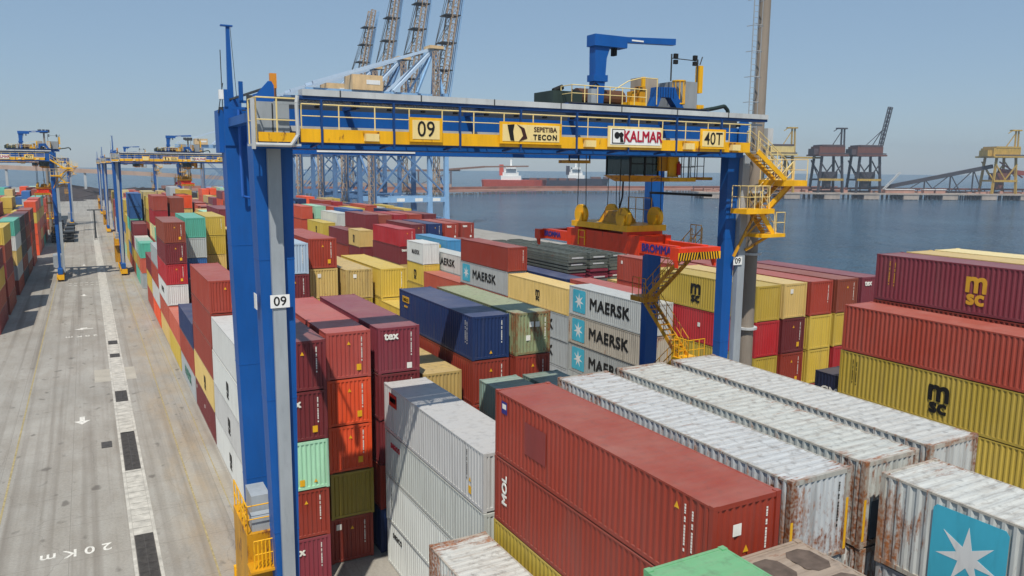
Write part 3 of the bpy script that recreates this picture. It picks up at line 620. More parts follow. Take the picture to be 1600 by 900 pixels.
# ------------------------------------------------------------------ rubber-tyred gantry crane (coordinates of the near one; copies follow)
def gantry():
    g = empty('gantry_crane', (6.2, 33.2, 0), 'big blue container gantry crane with yellow walkway and sign boards 09 and 40T', 'gantry crane', 'blue gantry cranes over the container rows')
    LX = {'l': (6.2, .73, .40), 'r': (28.87, .76, .46)}
    for side, (cx_, wt, wb) in LX.items():
        for y0, y1, yb0, yb1 in ((30.0, 31.1, 30.1, 30.95), (36.2, 37.4, 36.3, 37.2)):
            cx = cx_
            if side == 'r': cx, wt, wb = (29.3, .38, .22) if y0 < 33 else (29.42, .5, .4); y1, yb1 = y0+.55, yb0+.5
            m = MB().loft((cx-wb, cx+wb, yb0, yb1, 2.3), (cx-wt, cx+wt, y0, y1, 22.9))
            for z in (7.5, 13., 18.5):
                t = (z-2.3)/20.6; a = wb+(wt-wb)*t; m.box(cx-a-.012, cx+a+.012, yb0+(y0-yb0)*t-.012, yb1+(y1-yb1)*t+.012, z, z+.05)
            o = m.build('leg', BLUE, g)
    # sill beams, bogies, wheels
    for cx in (6.15, 29.35):
        MB().box(cx-.42, cx+.42, 27.6, 39.8, 1.35, 2.3).box(cx-.3, cx+.3, 28.2, 28.9, .9, 1.35).box(cx-.3, cx+.3, 38.5, 39.2, .9, 1.35).build('sill_beam', BLUE, g)
        for yc in (28.6, 38.8):
            b = MB().box(cx-.55, cx+.55, yc-1.35, yc+1.35, .75, 1.15).box(cx-.62, cx+.62, yc-1.6, yc-1.35, .35, 1.3).box(cx-.62, cx+.62, yc+1.35, yc+1.6, .35, 1.3).build('bogie', YEL, g)
            for q in (-.8, .8):
                for sx_ in (-.45, .1):
                    wb_ = MB().tube((cx+sx_, yc+q, .62), (cx+sx_+.35, yc+q, .62), .62, 20).build('wheel', BLACK, b)
                    MB().tube((cx+sx_-.02, yc+q, .62), (cx+sx_+.37, yc+q, .62), .3, 12).build('wheel_rim', YEL, b) if sx_ < 0 else None
    # girders
    gf = MB().box(5.47, 29.6, 29.7, 30.95, 22.66, 24.12).build('front_girder', BLUE, g)
    gr = MB().box(5.3, 29.9, 36.75, 37.85, 22.6, 24.45).build('rear_girder', BLUE, g)
    MB().box(9.6, 14.5, 36.72, 36.75, 22.70, 22.81).build('painted_light_strip', WHITE, gr)  # bright stripe of light on the girder, put in as a white painted panel
    for nm, y in (('crane_rail', 30.4), ('crane_rail', 37.1)): MB().box(5.4, 29.7, y-.06, y+.06, (24.12 if y < 33 else 24.4), 24.6).build(nm, DGREY, g)
    for x0, x1 in ((5.6, 6.0), (29.0, 29.45)): MB().box(x0, x1, 31.2, 36.3, 23.7, 24.05).build('end_tie', BLUE, g)
    # end plates with their slanted stop horns
    for y in (29.5, 36.2):
        MB().prism([(5.45, 22.9), (6.2, 22.9), (6.2, 24.9), (6.12, 25.05), (6.0, 25.05), (5.6, 24.6), (5.45, 24.55)], 'y', y-.06, y-.01).build('end_plate', BLUE, g)
        MB().prism([(29.62, 22.9), (29.0, 22.9), (29.0, 24.4), (29.2, 24.6), (29.62, 24.5)], 'y', y-.06, y-.01).build('end_plate', BLUE, g)
    for y in (31.6, 35.2): MB().box(5.35, 5.5, y, y+.1, 24.4, 25.2).box(5.35, 6.3, y, y+.1, 24.4, 24.5).build('stop_bracket', BLUE, g)
    # front walkway
    wk = MB()
    for q in range(11): wk.box(6.75, 28.3, 28.05+q*.15, 28.08+q*.15, 22.86, 22.92)
    for x in np.arange(6.8, 28.3, .9): wk.box(x, x+.04, 28.0, 29.68, 22.84, 22.86)
    wk = wk.build('walkway', DBLUE, g)
    MB().box(6.75, 28.3, 27.96, 28.0, 22.87, 23.34).build('kick_plate', YEL, wk)
    MB().rail([(6.8, 28.0, 23.34), (28.3, 28.0, 23.34)], .85, .024, 1.35).build('handrail', CREAM, wk)
    m = MB()
    for x in np.arange(7.5, 28.4, 2.7): m.box(x-.035, x+.035, 27.9, 28.0, 22.7, 24.36).bar((x, 28.0, 22.9), (x, 29.5, 22.75), .08)
    m.build('walkway_post', DBLUE, wk); MB().box(6.75, 28.3, 29.45, 29.6, 23.3, 23.5).build('floor_edge', LGREY, wk)
    for x in (9.3, 18.9, 24.35, 27.2):
        lb = MB().box(x-.25, x+.25, 27.72, 27.98, 22.95, 23.22).build('lamp_housing', CREAM, wk); MB().box(x-.3, x+.3, 27.86, 27.93, 23.22, 23.3).build('lamp_shade', YELD, lb)
    # festoon rails and cable tray above the walkway
    MB().box(5.9, 29.2, 28.12, 28.2, 24.16, 24.25).build('festoon_rail', GREY, g)
    m = MB()
    for x in np.arange(7.4, 29, 1.35): m.box(x-.06, x+.06, 28.06, 28.26, 24.08, 24.16)
    m.build('festoon_hanger', BLACK, g)
    tr = MB().box(6.85, 29.4, 27.95, 28.55, 24.48, 24.70).build('cable_tray', LGREY, g)
    MB().box(6.7, 29.4, 28.0, 28.5, 24.36, 24.48).build('tray_beam', DBLUE, tr)
    m = MB()
    for x in np.arange(8.2, 29, 3.1): m.box(x-.02, x+.02, 27.93, 27.95, 24.46, 24.71)
    m.build('tray_seam', DGREY, tr)
    for x in np.arange(8.9, 29, 5.1): MB().box(x-.09, x+.09, 28.2, 29.8, 24.12, 24.36).build('tray_bracket', DBLUE, tr)
    m = MB(); r_ = random.Random(5)
    for q in range(60):
        x = 6.9+q*.11; m.tube((x, 28.3+r_.uniform(0, .3), 24.3+r_.uniform(-.03, .06)), (x+.1, 28.3+r_.uniform(0, .3), 24.3+r_.uniform(-.03, .06)), .03, 5)
    m.build('loose_cable', LGREY, tr)
    # left end cabinet
    cb = empty('end_cabinet', (5.9, 28.4, 22.8), parent=g)
    MB().box(5.35, 6.5, 28.5, 29.3, 23.0, 24.25).build('cabinet', GREY, cb); MB().box(5.9, 5.93, 28.47, 28.5, 23.05, 24.2).build('cabinet_seam', BLACK, cb)
    MB().box(5.2, 6.75, 27.9, 29.4, 22.72, 22.8).build('cabinet_floor', LGREY, cb); MB().box(5.3, 6.55, 27.87, 27.91, 22.86, 23.18).build('kick_plate', YEL, cb)
    MB().rail([(6.65, 27.95, 22.8), (5.25, 27.95, 22.8), (5.25, 29.3, 22.8)], 1.55, .028, .7).build('handrail', CREAM, cb)
    MB().path([(6.66, 27.9, 24.45), (6.62, 27.88, 24.2), (6.64, 27.88, 23.1), (6.4, 27.88, 22.75), (5.2, 27.88, 22.75)], .07, 8).build('grey_conduit', LGREY, cb)
    MB().bar((5.15, 28, 22.6), (5.15, 28, 24.3), .12).build('ladder_post', LGREY, cb)
    # grey cable pipes down the legs, number plates
    MB().box(5.95, 6.43, 29.78, 29.98, 1.4, 22.72).build('cable_duct', GREY, g)
    MB().box(29.72, 30.2, 29.78, 30.1, 1.4, 22.8).build('cable_duct', GREY, g)
    for x, y, z, s in ((6.2, 29.74, 16.95, .5), (29.65, 29.74, 17.35, .42)):
        pl = MB().box(x-s*.72, x+s*.72, y-.02, y, z-s*.5, z+s*.5).build('number_plate', WHITE, g); put('number', text_mesh('09', s*1.0, 0.006, .003, INK), pl, (x, y-.025, z-.01), OR_F)
    for z in (16.9,): pl = MB().box(5.42, 5.44, 30.2, 30.7, z-.3, z+.3).build('number_plate', WHITE, g)
    # boards
    def board(x0, x1, z0, z1, nm, mat, inner=None):
        b = MB().box(x0, x1, 27.86, 27.9, z0, z1).build(nm, mat, g)
        if inner: MB().box(x0+.12, x1-.12, 27.845, 27.86, z0+.1, z1-.1).build('board_face', inner, b)
        return b
    b = board(10.78, 12.12, 22.98, 23.88, 'number_board', YEL, CREAM); put('number', text_mesh('09', .82, .004, .004, INK, .9), b, (11.45, 27.835, 23.43), OR_F)
    b = board(14.6, 17.5, 23.0, 23.86, 'terminal_board', YEL, CREAM)
    m = MB(); X, Z = 15.35, 23.44
    m.prism([(X-.42, Z+.3), (X-.1, Z+.33), (X-.16, Z+.05), (X-.1, Z-.33), (X-.28, Z-.3)], 'y', 27.83, 27.842).build('black_emblem', INK, b)
    MB().prism([(X+.02, Z+.33), (X+.36, Z+.18), (X+.5, Z-.22), (X+.1, Z-.35), (X+.3, Z-.12), (X+.2, Z+.16)], 'y', 27.83, 27.842).build('brown_emblem', P_('emblem_brown', '3a1c14', .5, .1), b)
    put('lettering', text_mesh('SEPETIBA', .27, .006, .003, P_('emblem_brown', '3a1c14')), b, (16.7, 27.835, 23.58), OR_F); put('lettering', text_mesh('TECON', .29, .012, .003, INK, 1., 'CENTER', 1.25), b, (16.7, 27.835, 23.27), OR_F)
    b = board(19.85, 22.8, 22.98, 23.86, 'maker_board', CREAM, WHITE)
    MB().box(20.05, 20.72, 27.835, 27.845, 23.12, 23.74).build('emblem_frame', INK, b); MB().box(20.09, 20.68, 27.828, 27.836, 23.16, 23.7).build('emblem_ground', WHITE, b)
    MB().prism([(20.38, 23.55), (20.55, 23.62), (20.66, 23.5), (20.6, 23.4), (20.66, 23.18), (20.48, 23.18), (20.46, 23.38)], 'y', 27.82, 27.829).prism([(20.16+.14*(1+math.cos(a)), 23.47+.15*math.sin(a)) for a in np.linspace(0, 6.28, 13)[:-1]], 'y', 27.82, 27.829).build('black_emblem', INK, b)
    put('lettering', text_mesh('KALMAR', .66, 0, .004, REDINK, .84, fat=.013), b, (21.72, 27.835, 23.42), OR_F)
    b = board(25.05, 26.6, 23.0, 23.9, 'load_board', YEL, CREAM); put('lettering', text_mesh('40T', .8, .004, .004, INK, .88), b, (25.83, 27.835, 23.44), OR_F)
    # mast, antenna and amber lamp at the rear left corner
    mst = MB().loft((5.72, 5.98, 36.6, 36.86, 24.4), (5.78, 5.92, 36.66, 36.8, 28.0)).box(5.55, 6.05, 36.6, 36.8, 28.0, 28.06).build('mast', BLUE, g)
    MB().tube((5.5, 36.7, 24.4), (5.5, 36.7, 27.0), .02, 5).tube((5.3, 36.7, 24.3), (5.55, 36.7, 25.6), .02, 5).tube((5.95, 36.7, 28), (6.1, 36.5, 24.5), .012, 4).build('antenna', DGREY, mst)
    MB().box(5.35, 5.6, 36.5, 36.75, 24.9, 25.3).build('junction_box', WHITE, mst)
    MB().bar((5.8, 36.7, 24.9), (6.6, 31.5, 25.1), .08).build('stay_bar', DGREY, mst)
    MB().tube((6.02, 35.9, 24.5), (6.05, 35.9, 20.7), .055, 8).tube((6.05, 35.9, 20.7), (6.5, 36.0, 20.6), .055, 8).build('down_pipe', P_('pipe_blue', '2c62b4', .4, .1), g)
    al = MB().tube((6.5, 31.0, 24.45), (6.5, 31.0, 24.95), .12, 10).build('beacon', P_('beacon_base', '8a5a3c', .5, .2), g); MB().box(6.38, 6.62, 30.9, 31.1, 24.95, 25.5).build('beacon_lamp', AMBER, al)
    # cross tie between the right legs
    MB().tube((28.9, 31.1, 20.7), (28.9, 36.2, 20.7), .07, 8).build('tie_rod', INK, g)
    # power house on the left sill
    ph = empty('power_house', (5.2, 33, 2.3), parent=g)
    MB().box(4.85, 6.1, 31.3, 34.6, 2.3, 7.1).build('power_house_body', YELD, ph); MB().box(5.25, 6.0, 32.3, 33.7, 7.1, 8.3).box(5.1, 5.9, 31.5, 32.1, 7.1, 7.7).build('equipment_box', GREY, ph)
    MB().rail([(4.9, 34.5, 7.1), (4.9, 31.35, 7.1), (6.0, 31.35, 7.1)], 1.2, .03, .8).build('handrail', YEL, ph)
    MB().rail([(5.0, 30.6, 5.9), (5.9, 30.6, 5.9)], 1.2, .028, .15).build('guard_rail', YEL, ph); MB().box(4.8, 6.0, 30.4, 31.3, 5.8, 5.9).build('platform', YELD, ph)
    MB().box(28.2, 29.7, 31.5, 35.6, 2.3, 4.6).build('drive_cabinet', GREY, g)
    # outer stair tower on the right leg
    s = empty('outer_staircase', (30.9, 29.6, 17), parent=g)
    def flight(par, a, b, w_, n, ax='y', mat=YEL):
        a = Vector(a); b = Vector(b); off = Vector((0, w_/2, 0)) if ax == 'y' else Vector((w_/2, 0, 0))
        fl = MB().bar(a-off, b-off, .05, .24).bar(a+off, b+off, .05, .24).build('stringer', mat, par)
        m = MB()
        for q in range(1, n):
            p = a.lerp(b, q/n)
            if ax == 'y': m.box(p.x-.12, p.x+.12, p.y-w_/2, p.y+w_/2, p.z-.02, p.z+.02)
            else: m.box(p.x-w_/2, p.x+w_/2, p.y-.12, p.y+.12, p.z-.02, p.z+.02)
        m.build('treads', YELD, par)
        MB().rail([a-off, b-off], 1.0, .024, .9).rail([a+off, b+off], 1.0, .024, .9).build('handrail', CREAM if mat is YEL else YELD, par)
    flight(s, (29.1, 28.6, 22.95), (31.15, 28.6, 21.55), .75, 9)
    MB().box(31.0, 32.7, 28.2, 29.9, 21.25, 21.55).build('landing', YEL, s); MB().rail([(32.65, 28.2, 21.5), (32.65, 29.9, 21.5), (31.1, 29.9, 21.5)], 1.1, .024, .8).build('handrail', CREAM, s)
    flight(s, (32.3, 29.2, 21.5), (30.6, 29.2, 20.1), .75, 9)
    MB().box(28.95, 30.9, 28.6, 29.72, 19.85, 20.1).build('landing', YEL, s); MB().rail([(29.0, 29.7, 20.1), (29.0, 28.62, 20.1), (30.5, 28.62, 20.1)], 1.15, .024, .5).build('handrail', CREAM, s)
    flight(s, (30.2, 29.3, 20.0), (31.3, 29.3, 18.75), .7, 8)
    MB().box(30.3, 32.0, 28.8, 30.0, 18.6, 18.78).build('landing', YEL, s); MB().rail([(31.95, 28.85, 18.78), (31.95, 29.95, 18.78)], 1.1, .024, .5).rail([(31.3, 28.85, 18.78), (31.95, 28.85, 18.78)], 1.1, .024, .5).build('handrail', CREAM, s)
    MB().bar((29.3, 29.7, 17.6), (30.3, 29.3, 19.9), .12).bar((30.1, 29.7, 17.9), (31.5, 29.3, 18.7), .12).bar((30.1, 29.75, 18.6), (32.3, 28.8, 21.3), .08).build('strut', YELD, s)
    MB().rail([(30.2, 29.95, 22.9), (32.6, 29.9, 21.6)], 1.2, .02, 1.0).build('back_rail', CREAM, s)
    # inner stair between the right legs
    s = empty('inner_staircase', (28.6, 33.5, 14), parent=g)
    MB().box(27.7, 28.7, 34.9, 36.2, 14.45, 14.75).build('landing', YELD, s); MB().rail([(27.75, 36.1, 14.75), (27.75, 34.9, 14.75)], 1.1, .024, .6).build('handrail', YELD, s)
    MB().box(27.7, 28.7, 30.5, 31.3, 17.9, 18.1).build('landing', YELD, s); MB().rail([(27.75, 30.5, 18.1), (27.75, 31.3, 18.1)], 1.1, .024, .4).build('handrail', YELD, s)
    flight(s, (28.2, 31.3, 18.0), (28.2, 35.0, 14.7), .7, 12, 'x', YELD)
    flight(s, (28.2, 35.2, 14.6), (28.2, 32.0, 11.9), .7, 11, 'x', YELD)
    MB().box(27.7, 28.9, 31.1, 32.3, 11.7, 11.9).build('landing', YEL, s); MB().rail([(27.75, 32.2, 11.9), (27.75, 31.1, 11.9), (28.9, 31.1, 11.9)], 1.1, .026, .4).build('handrail', YEL, s)
    flight(s, (28.2, 32.2, 11.8), (28.2, 35.6, 8.6), .7, 11, 'x', YELD)
    # trolley on top of the girders
    t = empty('trolley', (24, 33.7, 24.6), parent=g)
    MB().box(19.2, 27.6, 30.2, 30.6, 24.6, 24.95).box(19.2, 27.6, 36.9, 37.3, 24.6, 24.95).box(19.4, 20.0, 30.4, 37, 24.65, 24.95).box(26.8, 27.4, 30.4, 37, 24.65, 24.95).box(23, 23.5, 30.4, 37, 24.65, 24.95).build('trolley_frame', BLUE, t)
    MB().box(19.3, 27.5, 30.0, 31.0, 24.95, 25.0).build('deck_plate', DGREY, t)
    xm = MB()
    for x_, h_ in ((22.0, .5), (22.5, .75), (24.9, .4), (26.9, .5)): xm.box(x_, x_+.35, 32.0, 32.6, 24.98, 24.98+h_)
    xm.build('gearbox_row', DGREY, t)
    MB().box(20.8, 21.1, 30.6, 30.9, 25.0, 25.7).build('limit_box', GREY, t); MB().path([(20.9, 30.75, 25.7), (21.2, 30.9, 26.0), (21.5, 31.0, 25.9)], .03, 5).build('cable_whip', INK, t)
    MB().rail([(19.4, 30.1, 25.0), (23.6, 30.1, 25.0)], .75, .024, .7).rail([(19.4, 30.1, 25), (19.4, 31, 25)], .75, .024).path([(21.7, 30.2, 25.6), (22.6, 30.2, 26.1), (23.4, 30.2, 26.3), (24.3, 30.2, 26.3), (24.3, 30.2, 25.1)], .024).build('handrail', CREAM, t)
    dm = MB().box(18.9, 20.5, 30.9, 32.6, 24.95, 25.55).build('hoist_motor', P_('motor_green', '2c3a34', .6, .3), t); MB().tube((19.1, 31.2, 25.55), (19.6, 31.2, 25.75), .12, 8).tube((20.2, 31.3, 25.6), (20.9, 31.3, 25.5), .1, 8).build('motor_hose', BLACK, dm)
    MB().tube((20.6, 31.6, 25.35), (23.2, 31.6, 25.35), .45, 18).build('rope_drum', P_('drum_brown', '5a3a24', .6, .3), t)
    jb = MB().loft((21.3, 21.75, 31.0, 31.5, 24.95), (21.25, 21.9, 31.0, 31.5, 27.2)).loft((21.25, 21.9, 31.0, 31.5, 27.2), (21.25, 22.1, 31.0, 31.5, 27.75)).box(21.18, 21.95, 30.95, 31.55, 26.1, 26.4).build('jib_column', BLUE, t)
    MB().box(21.15, 23.0, 30.9, 31.6, 27.7, 28.22).build('jib_head', BLUE, t); MB().loft((22.95, 23.0, 31.05, 31.45, 27.75), (22.95, 23.0, 31.05, 31.45, 28.2)).prism([(23.0, 28.0), (26.1, 28.12), (26.1, 28.42), (23.0, 28.25)], 'y', 31.1, 31.4).build('jib_arm', BLUE, t)
    MB().box(23.4, 24.1, 31.085, 31.1, 28.09, 28.16).build('jib_marking', WHITE, t); MB().box(22.4, 22.55, 31.1, 31.4, 27.35, 27.7).build('jib_limit_switch', BLACK, t); MB().tube((22.2, 31.2, 27.7), (21.9, 31.2, 26.9), .02, 5).build('jib_cable', LGREY, t)
    bo = MB().box(22.95, 23.9, 30.5, 31.2, 24.98, 25.2).build('hydraulic_unit', YEL, t); MB().box(23.05, 23.35, 30.5, 30.9, 25.2, 25.7).box(23.5, 23.85, 30.5, 30.9, 25.2, 25.95).build('gauge_box', YELD, bo); MB().box(23.3, 23.42, 30.48, 30.5, 25.75, 25.9).box(23.5, 23.65, 30.48, 30.5, 25.75, 25.9).build('gauge', BLACK, bo)
    MB().box(24.0, 25.0, 31.0, 31.9, 25.0, 26.45).build('switch_cabinet', P_('beige_cabinet', 'a89a88', .6, .2), t); MB().box(23.96, 24.14, 30.9, 31.0, 25.6, 26.45).build('cabinet_edge', YEL, t)
    ar = MB().prism([(24.15, 25.0), (24.55, 25.0), (24.75, 25.5), (25.3, 25.5), (25.75, 25.0), (26.2, 25.0), (25.7, 25.7), (25.6, 26.0), (24.4, 25.95), (24.35, 25.5)], 'y', 30.4, 30.8).build('blue_saddle', BLUE, t)
    m = MB()
    for q in range(7): m.box(24.5+q*.16, 24.54+q*.16, 30.37, 30.4, 25.5, 25.95)
    m.build('saddle_ribs', DBLUE, ar)
    m = MB()
    for q in range(9): a = q*.7; m.tube((26.05+.3*math.cos(a), 30.7+.3*math.sin(a), 25.25), (26.05+.3*math.cos(a), 30.7+.3*math.sin(a), 26.35), .028, 5)
    for z in (25.25, 26.35): m.tube((26.05, 30.7, z-.03), (26.05, 30.7, z+.03), .34, 14)
    m.build('ladder_cage', YEL, t)
    MB().box(26.3, 27.6, 31.1, 32.6, 24.98, 26.42).build('electric_house', P_('house_grey', '8e9294', .5, .15), t)
    MB().tube((25.95, 31.2, 26.4), (25.95, 31.2, 27.7), .04, 6).tube((27.65, 31.2, 25), (27.65, 31.2, 27.55), .04, 6).tube((25.95, 31.2, 27.5), (27.65, 31.2, 27.48), .025, 5).build('light_frame', DGREY, t)
    m = MB()
    for x in (26.15, 27.4): m.box(x-.1, x+.1, 31.05, 31.2, 27.5, 27.72).box(x-.1, x+.1, 31.05, 31.2, 27.22, 27.42)
    m.build('floodlight', BLACK, t)
    MB().box(27.7, 27.95, 31.1, 31.4, 25.9, 27.25).box(27.6, 28.0, 31.0, 31.4, 24.95, 25.3).build('warning_post', YEL, t); MB().tube((27.8, 31.2, 27.3), (27.95, 31.2, 27.7), .03, 5).build('anemometer', DGREY, t)
    MB().path([(27.6, 30.9, 24.98), (28.6, 30.9, 25.15), (29.3, 30.9, 25.3), (29.55, 30.9, 25.1), (29.6, 30.9, 24.8)], .1, 8).build('cable_loop', P_('hose_dark', '20302c', .5, .2), t)
    # operator cab under the trolley
    cabn = MB().box(25.9, 27.1, 31.8, 34.2, 21.95, 22.9).build('cab_rear_wall', YELD, t)
    gl = MB().box(24.2, 25.95, 31.95, 34.0, 21.75, 22.85).build('cab_glazing', GLASS, t)
    m = MB()
    for x in (24.2, 25.1, 25.95):
        for y in (31.95, 34.0): m.box(x-.04, x+.04, y-.04, y+.04, 21.7, 22.9)
    m.box(24.15, 26, 31.9, 31.98, 22.28, 22.33); m.build('cab_frame', INK, gl); MB().loft((24.6, 25.9, 32.2, 33.8, 21.4), (24.05, 26.1, 31.8, 34.1, 21.72)).build('cab_floor', YELD, t)
    MB().box(24.9, 25.5, 32.6, 33.3, 21.75, 22.5).build('operator_seat', BLACK, t)
    MB().box(26.2, 27.95, 31.3, 33.2, 21.42, 21.62).build('cab_platform', YEL, t); MB().rail([(27.0, 31.35, 21.6), (27.9, 31.35, 21.6), (27.9, 33.1, 21.6)], 1.1, .024, .45).build('handrail', DGREY, t)
    MB().tube((26.95, 31.5, 21.75), (26.95, 31.5, 22.35), .11, 10).tube((26.95, 31.5, 22.35), (26.95, 31.5, 22.45), .05, 8).build('fire_extinguisher', RED, t)
    MB().box(26.4, 27.0, 31.6, 31.75, 21.65, 22.9).build('cab_door_frame', YEL, t)
    MB().box(28.35, 29.0, 31.2, 32.2, 21.5, 21.65).build('leg_platform', YELD, g); MB().rail([(28.37, 31.2, 21.65), (28.37, 32.2, 21.65)], 1.1, .024, .5).build('leg_platform_rail', DGREY, g)
    hb_ = MB().box(20.7, 22.0, 32.3, 33.2, 22.3, 22.45).build('hanging_bracket', YELD, t); MB().bar((20.75, 32.3, 22.4), (20.75, 32.3, 23), .05).bar((21.95, 32.3, 22.4), (21.95, 32.3, 23), .05).bar((21.3, 32.3, 22.4), (21.3, 32.3, 23), .05).build('bracket_hanger', INK, hb_)
    # container spreader hanging below: its own thing
    sp = empty('container_spreader', (24.6, 33.4, 17.6), 'orange red spreader with yellow rope sheaves hanging from the near crane', 'spreader', 'orange spreaders hanging from cranes')
    m = MB().box(23.75, 25.45, 30.3, 36.6, 17.9, 18.75).build('main_frame', ORED, sp)
    for x0 in (23.55, 25.2):
        MB().box(x0, x0+.3, 27.5, 39.4, 18.0, 18.55).build('telescopic_beam', ORED, sp)
        b0 = MB().box(x0-.02, x0+.32, 30.2, 36.7, 17.85, 18.8).build('side_beam', ORED, sp)
    for y0, y1, sg in ((27.0, 27.6, -1), (39.3, 39.9, 1)):
        MB().box(23.3, 25.8, y0, y1, 17.95, 18.5).build('end_beam', ORED, sp)
        m = MB(); q = 0
        while q < 16: x = 23.3+q*.157; m.prism([(x, 17.95), (x+.08, 17.95), (x+.16 if q < 8 else x, 18.3), (x+.08 if q < 8 else x-.08, 18.3)], 'y', y0-.012, y0-.002) if sg < 0 else None; q += 1
        if sg < 0: MB().box(23.28, 25.82, y0-.002, y0-.0005, 17.95, 18.3).build('hazard_board', YEL, sp); m.build('hazard_stripes', INK, sp)
        for x in (23.35, 25.6):
            MB().loft((x-.04, x+.04, y0+.1, y0+.25, 17.6), (x-.06, x+.06, y0+.1, y0+.4, 17.95)).build('flipper_arm', ORED, sp)
            MB().tube((x, (y0+y1)/2, 17.75), (x, (y0+y1)/2, 17.95), .06, 8).build('twist_lock', DGREY, sp)
    put('lettering', text_mesh('BROMMA', .52, 0, .003, BLUEINK, fat=.016), sp, (23.54, 28.9, 18.28), OR_L); put('lettering', text_mesh('BROMMA', .42, 0, .003, BLUEINK, fat=.016), sp, (23.54, 38.3, 18.28), OR_L)
    MB().rail([(23.5, 34.9, 17.95), (23.5, 35.5, 17.95)], .8, .035, .6).build('small_ladder', YEL, sp)
    hb = MB().box(23.35, 25.85, 31.0, 36.0, 18.95, 19.25).build('headblock', YEL, sp)
    MB().loft((24.0, 25.2, 32.6, 34.4, 19.25), (24.2, 25.0, 32.9, 34.1, 19.85)).build('cable_basket', YELD, hb)
    MB().box(23.5, 25.7, 31.1, 31.5, 18.75, 18.95).build('mounting_pad', ORED, sp); MB().box(23.5, 25.7, 35.5, 35.9, 18.75, 18.95).build('mounting_pad', ORED, sp)
    for x, y in ((23.6, 35.4), (25.6, 35.4), (23.6, 31.6), (25.6, 31.6)):
        sh = MB().tube((x-.1, y, 19.6), (x+.1, y, 19.6), .54, 24).build('sheave', YEL, hb); MB().tube((x-.14, y, 19.6), (x+.14, y, 19.6), .14, 10).box(x-.2, x-.14, y-.3, y+.3, 19.2, 19.75).build('sheave_bracket', YEL, hb)
        for q in (-.42, .42): MB().tube((x, y+q, 19.6), (x, y+q*.7, 24.6), .022, 5).build('hoist_rope', INK, hb)
    MB().path([(24.6, 33.4, 19.8), (24.75, 33.3, 20.6), (24.7, 33.2, 21.6), (24.6, 33.2, 24.5)], .05, 6).build('power_cable', INK, hb)
    MB().rail([(25.9, 32.3, 19.25), (25.9, 34.3, 19.25)], 1.3, .024, .6).build('handrail', YELD, hb)
    return g, sp
CR, SPR = gantry()
def copy_crane(dx, dy, label, tx=0, sp=True, splab=None, drop=0):
    c = copy_tree(CR, (dx, dy, 0), skip=('number', 'number_plate')); c['label'] = label
    for ch in bpy.data.objects:
        if ch.parent == c and ch.name.startswith('trolley'): ch.location.x += tx
    if sp:
        s = copy_tree(SPR, (dx+tx, dy, drop)); s['label'] = splab
    return c
bpy.context.view_layer.update()
copy_crane(-.45, 147, 'blue gantry crane standing beyond the near one, right of the road', -5.5, True, 'orange spreader under the second crane right of the road', 0)
copy_crane(-34.7, 142.5, 'blue gantry crane at the left edge with yellow end stairs over the left stacks', 3.0, True, 'orange spreader under the crane at the left edge', -1.5)
copy_crane(-.4, 262, 'blue gantry crane third in line right of the road, small in the distance', -9, False)
copy_crane(-.4, 372, 'blue gantry crane farthest in line right of the road', -4, False)
copy_crane(-34.7, 300, 'pale distant gantry crane farther back over the left stacks', -6, False)
# ------------------------------------------------------------------ light masts
def mast(x, y, h, label, group='tall light masts', detail=False):
    e = empty('light_mast', (x, y, 0), label, 'light mast', group)
    if detail:
        MB().tube((x-.16, y, 0), (x-.1, y, h), .44, 20, .3).build('concrete_shaft', CONC, e)
        m = MB()
        for z in (9.5, 13.2, 17.4, 20.8): m.tube((x-.15, y, z), (x-.15, y, z+.12), .58, 16)
        m.build('steel_band', LGREY, e)
        m = MB()
        for s_ in (-.95, -.62): m.bar((x+s_, y-.1, 22.5), (x+s_, y-.1, h), .035)
        z = 22.5
        while z < h: m.bar((x-.95, y-.1, z), (x-.62, y-.1, z), .025); z += .3
        z = 23
        while z < h:
            pts = [(x-.62, y-.1, z), (x-.7, y-.55, z), (x-1.0, y-.75, z), (x-1.35, y-.55, z), (x-1.4, y-.1, z)] ; m.path(pts, .02, 5); z += 1.3
        m.bar((x-1.0, y-.75, 23), (x-1.0, y-.75, h), .025).bar((x-1.37, y-.5, 23), (x-1.37, y-.5, h), .025)
        m.build('caged_ladder', GREY, e)
        MB().box(x+.35, x+.75, y-.3, y+.1, 23.4, 24.3).build('meter_box', LGREY, e)
        m = MB()
        for a in range(8): c_, s_ = math.cos(a*.785), math.sin(a*.785); m.box(x+c_*1.2-.25, x+c_*1.2+.25, y+s_*1.2-.25, y+s_*1.2+.25, h, h+.4)
        m.build('floodlight_ring', DGREY, e)
    else:
        MB().tube((x, y, 0), (x, y, h), .5, 10, .25).build('mast_shaft', CONC, e)
        m = MB().tube((x, y, h-.2), (x, y, h+.1), 1.1, 10)
        for a in range(8): c_, s_ = math.cos(a*.785), math.sin(a*.785); m.box(x+c_*1.3-.3, x+c_*1.3+.3, y+s_*1.3-.3, y+s_*1.3+.3, h, h+.9)
        m.build('floodlight_ring', DGREY, e)
    return e
mast(32.4, 31.4, 34, 'tall concrete light mast with caged ladder beside the right crane leg', detail=True)
mast(36, 170, 34, 'pale concrete mast rising behind the second gantry crane')
mast(36, 330, 32, 'thin far light mast between the far cranes')
mast(-10.5, 288, 32, 'far light mast left of the road past the left crane')
e = empty('street_lamp', (-.9+2.6, 269, 0), 'low T shaped lamp post at the end of the drain strip', 'street lamp')
MB().tube((1.7, 269, 0), (1.7, 269, 8.4), .28, 8, .2).build('post', DGREY, e); MB().box(-.2, 3.6, 268.8, 269.2, 8.4, 8.7).build('lamp_arm', DGREY, e)
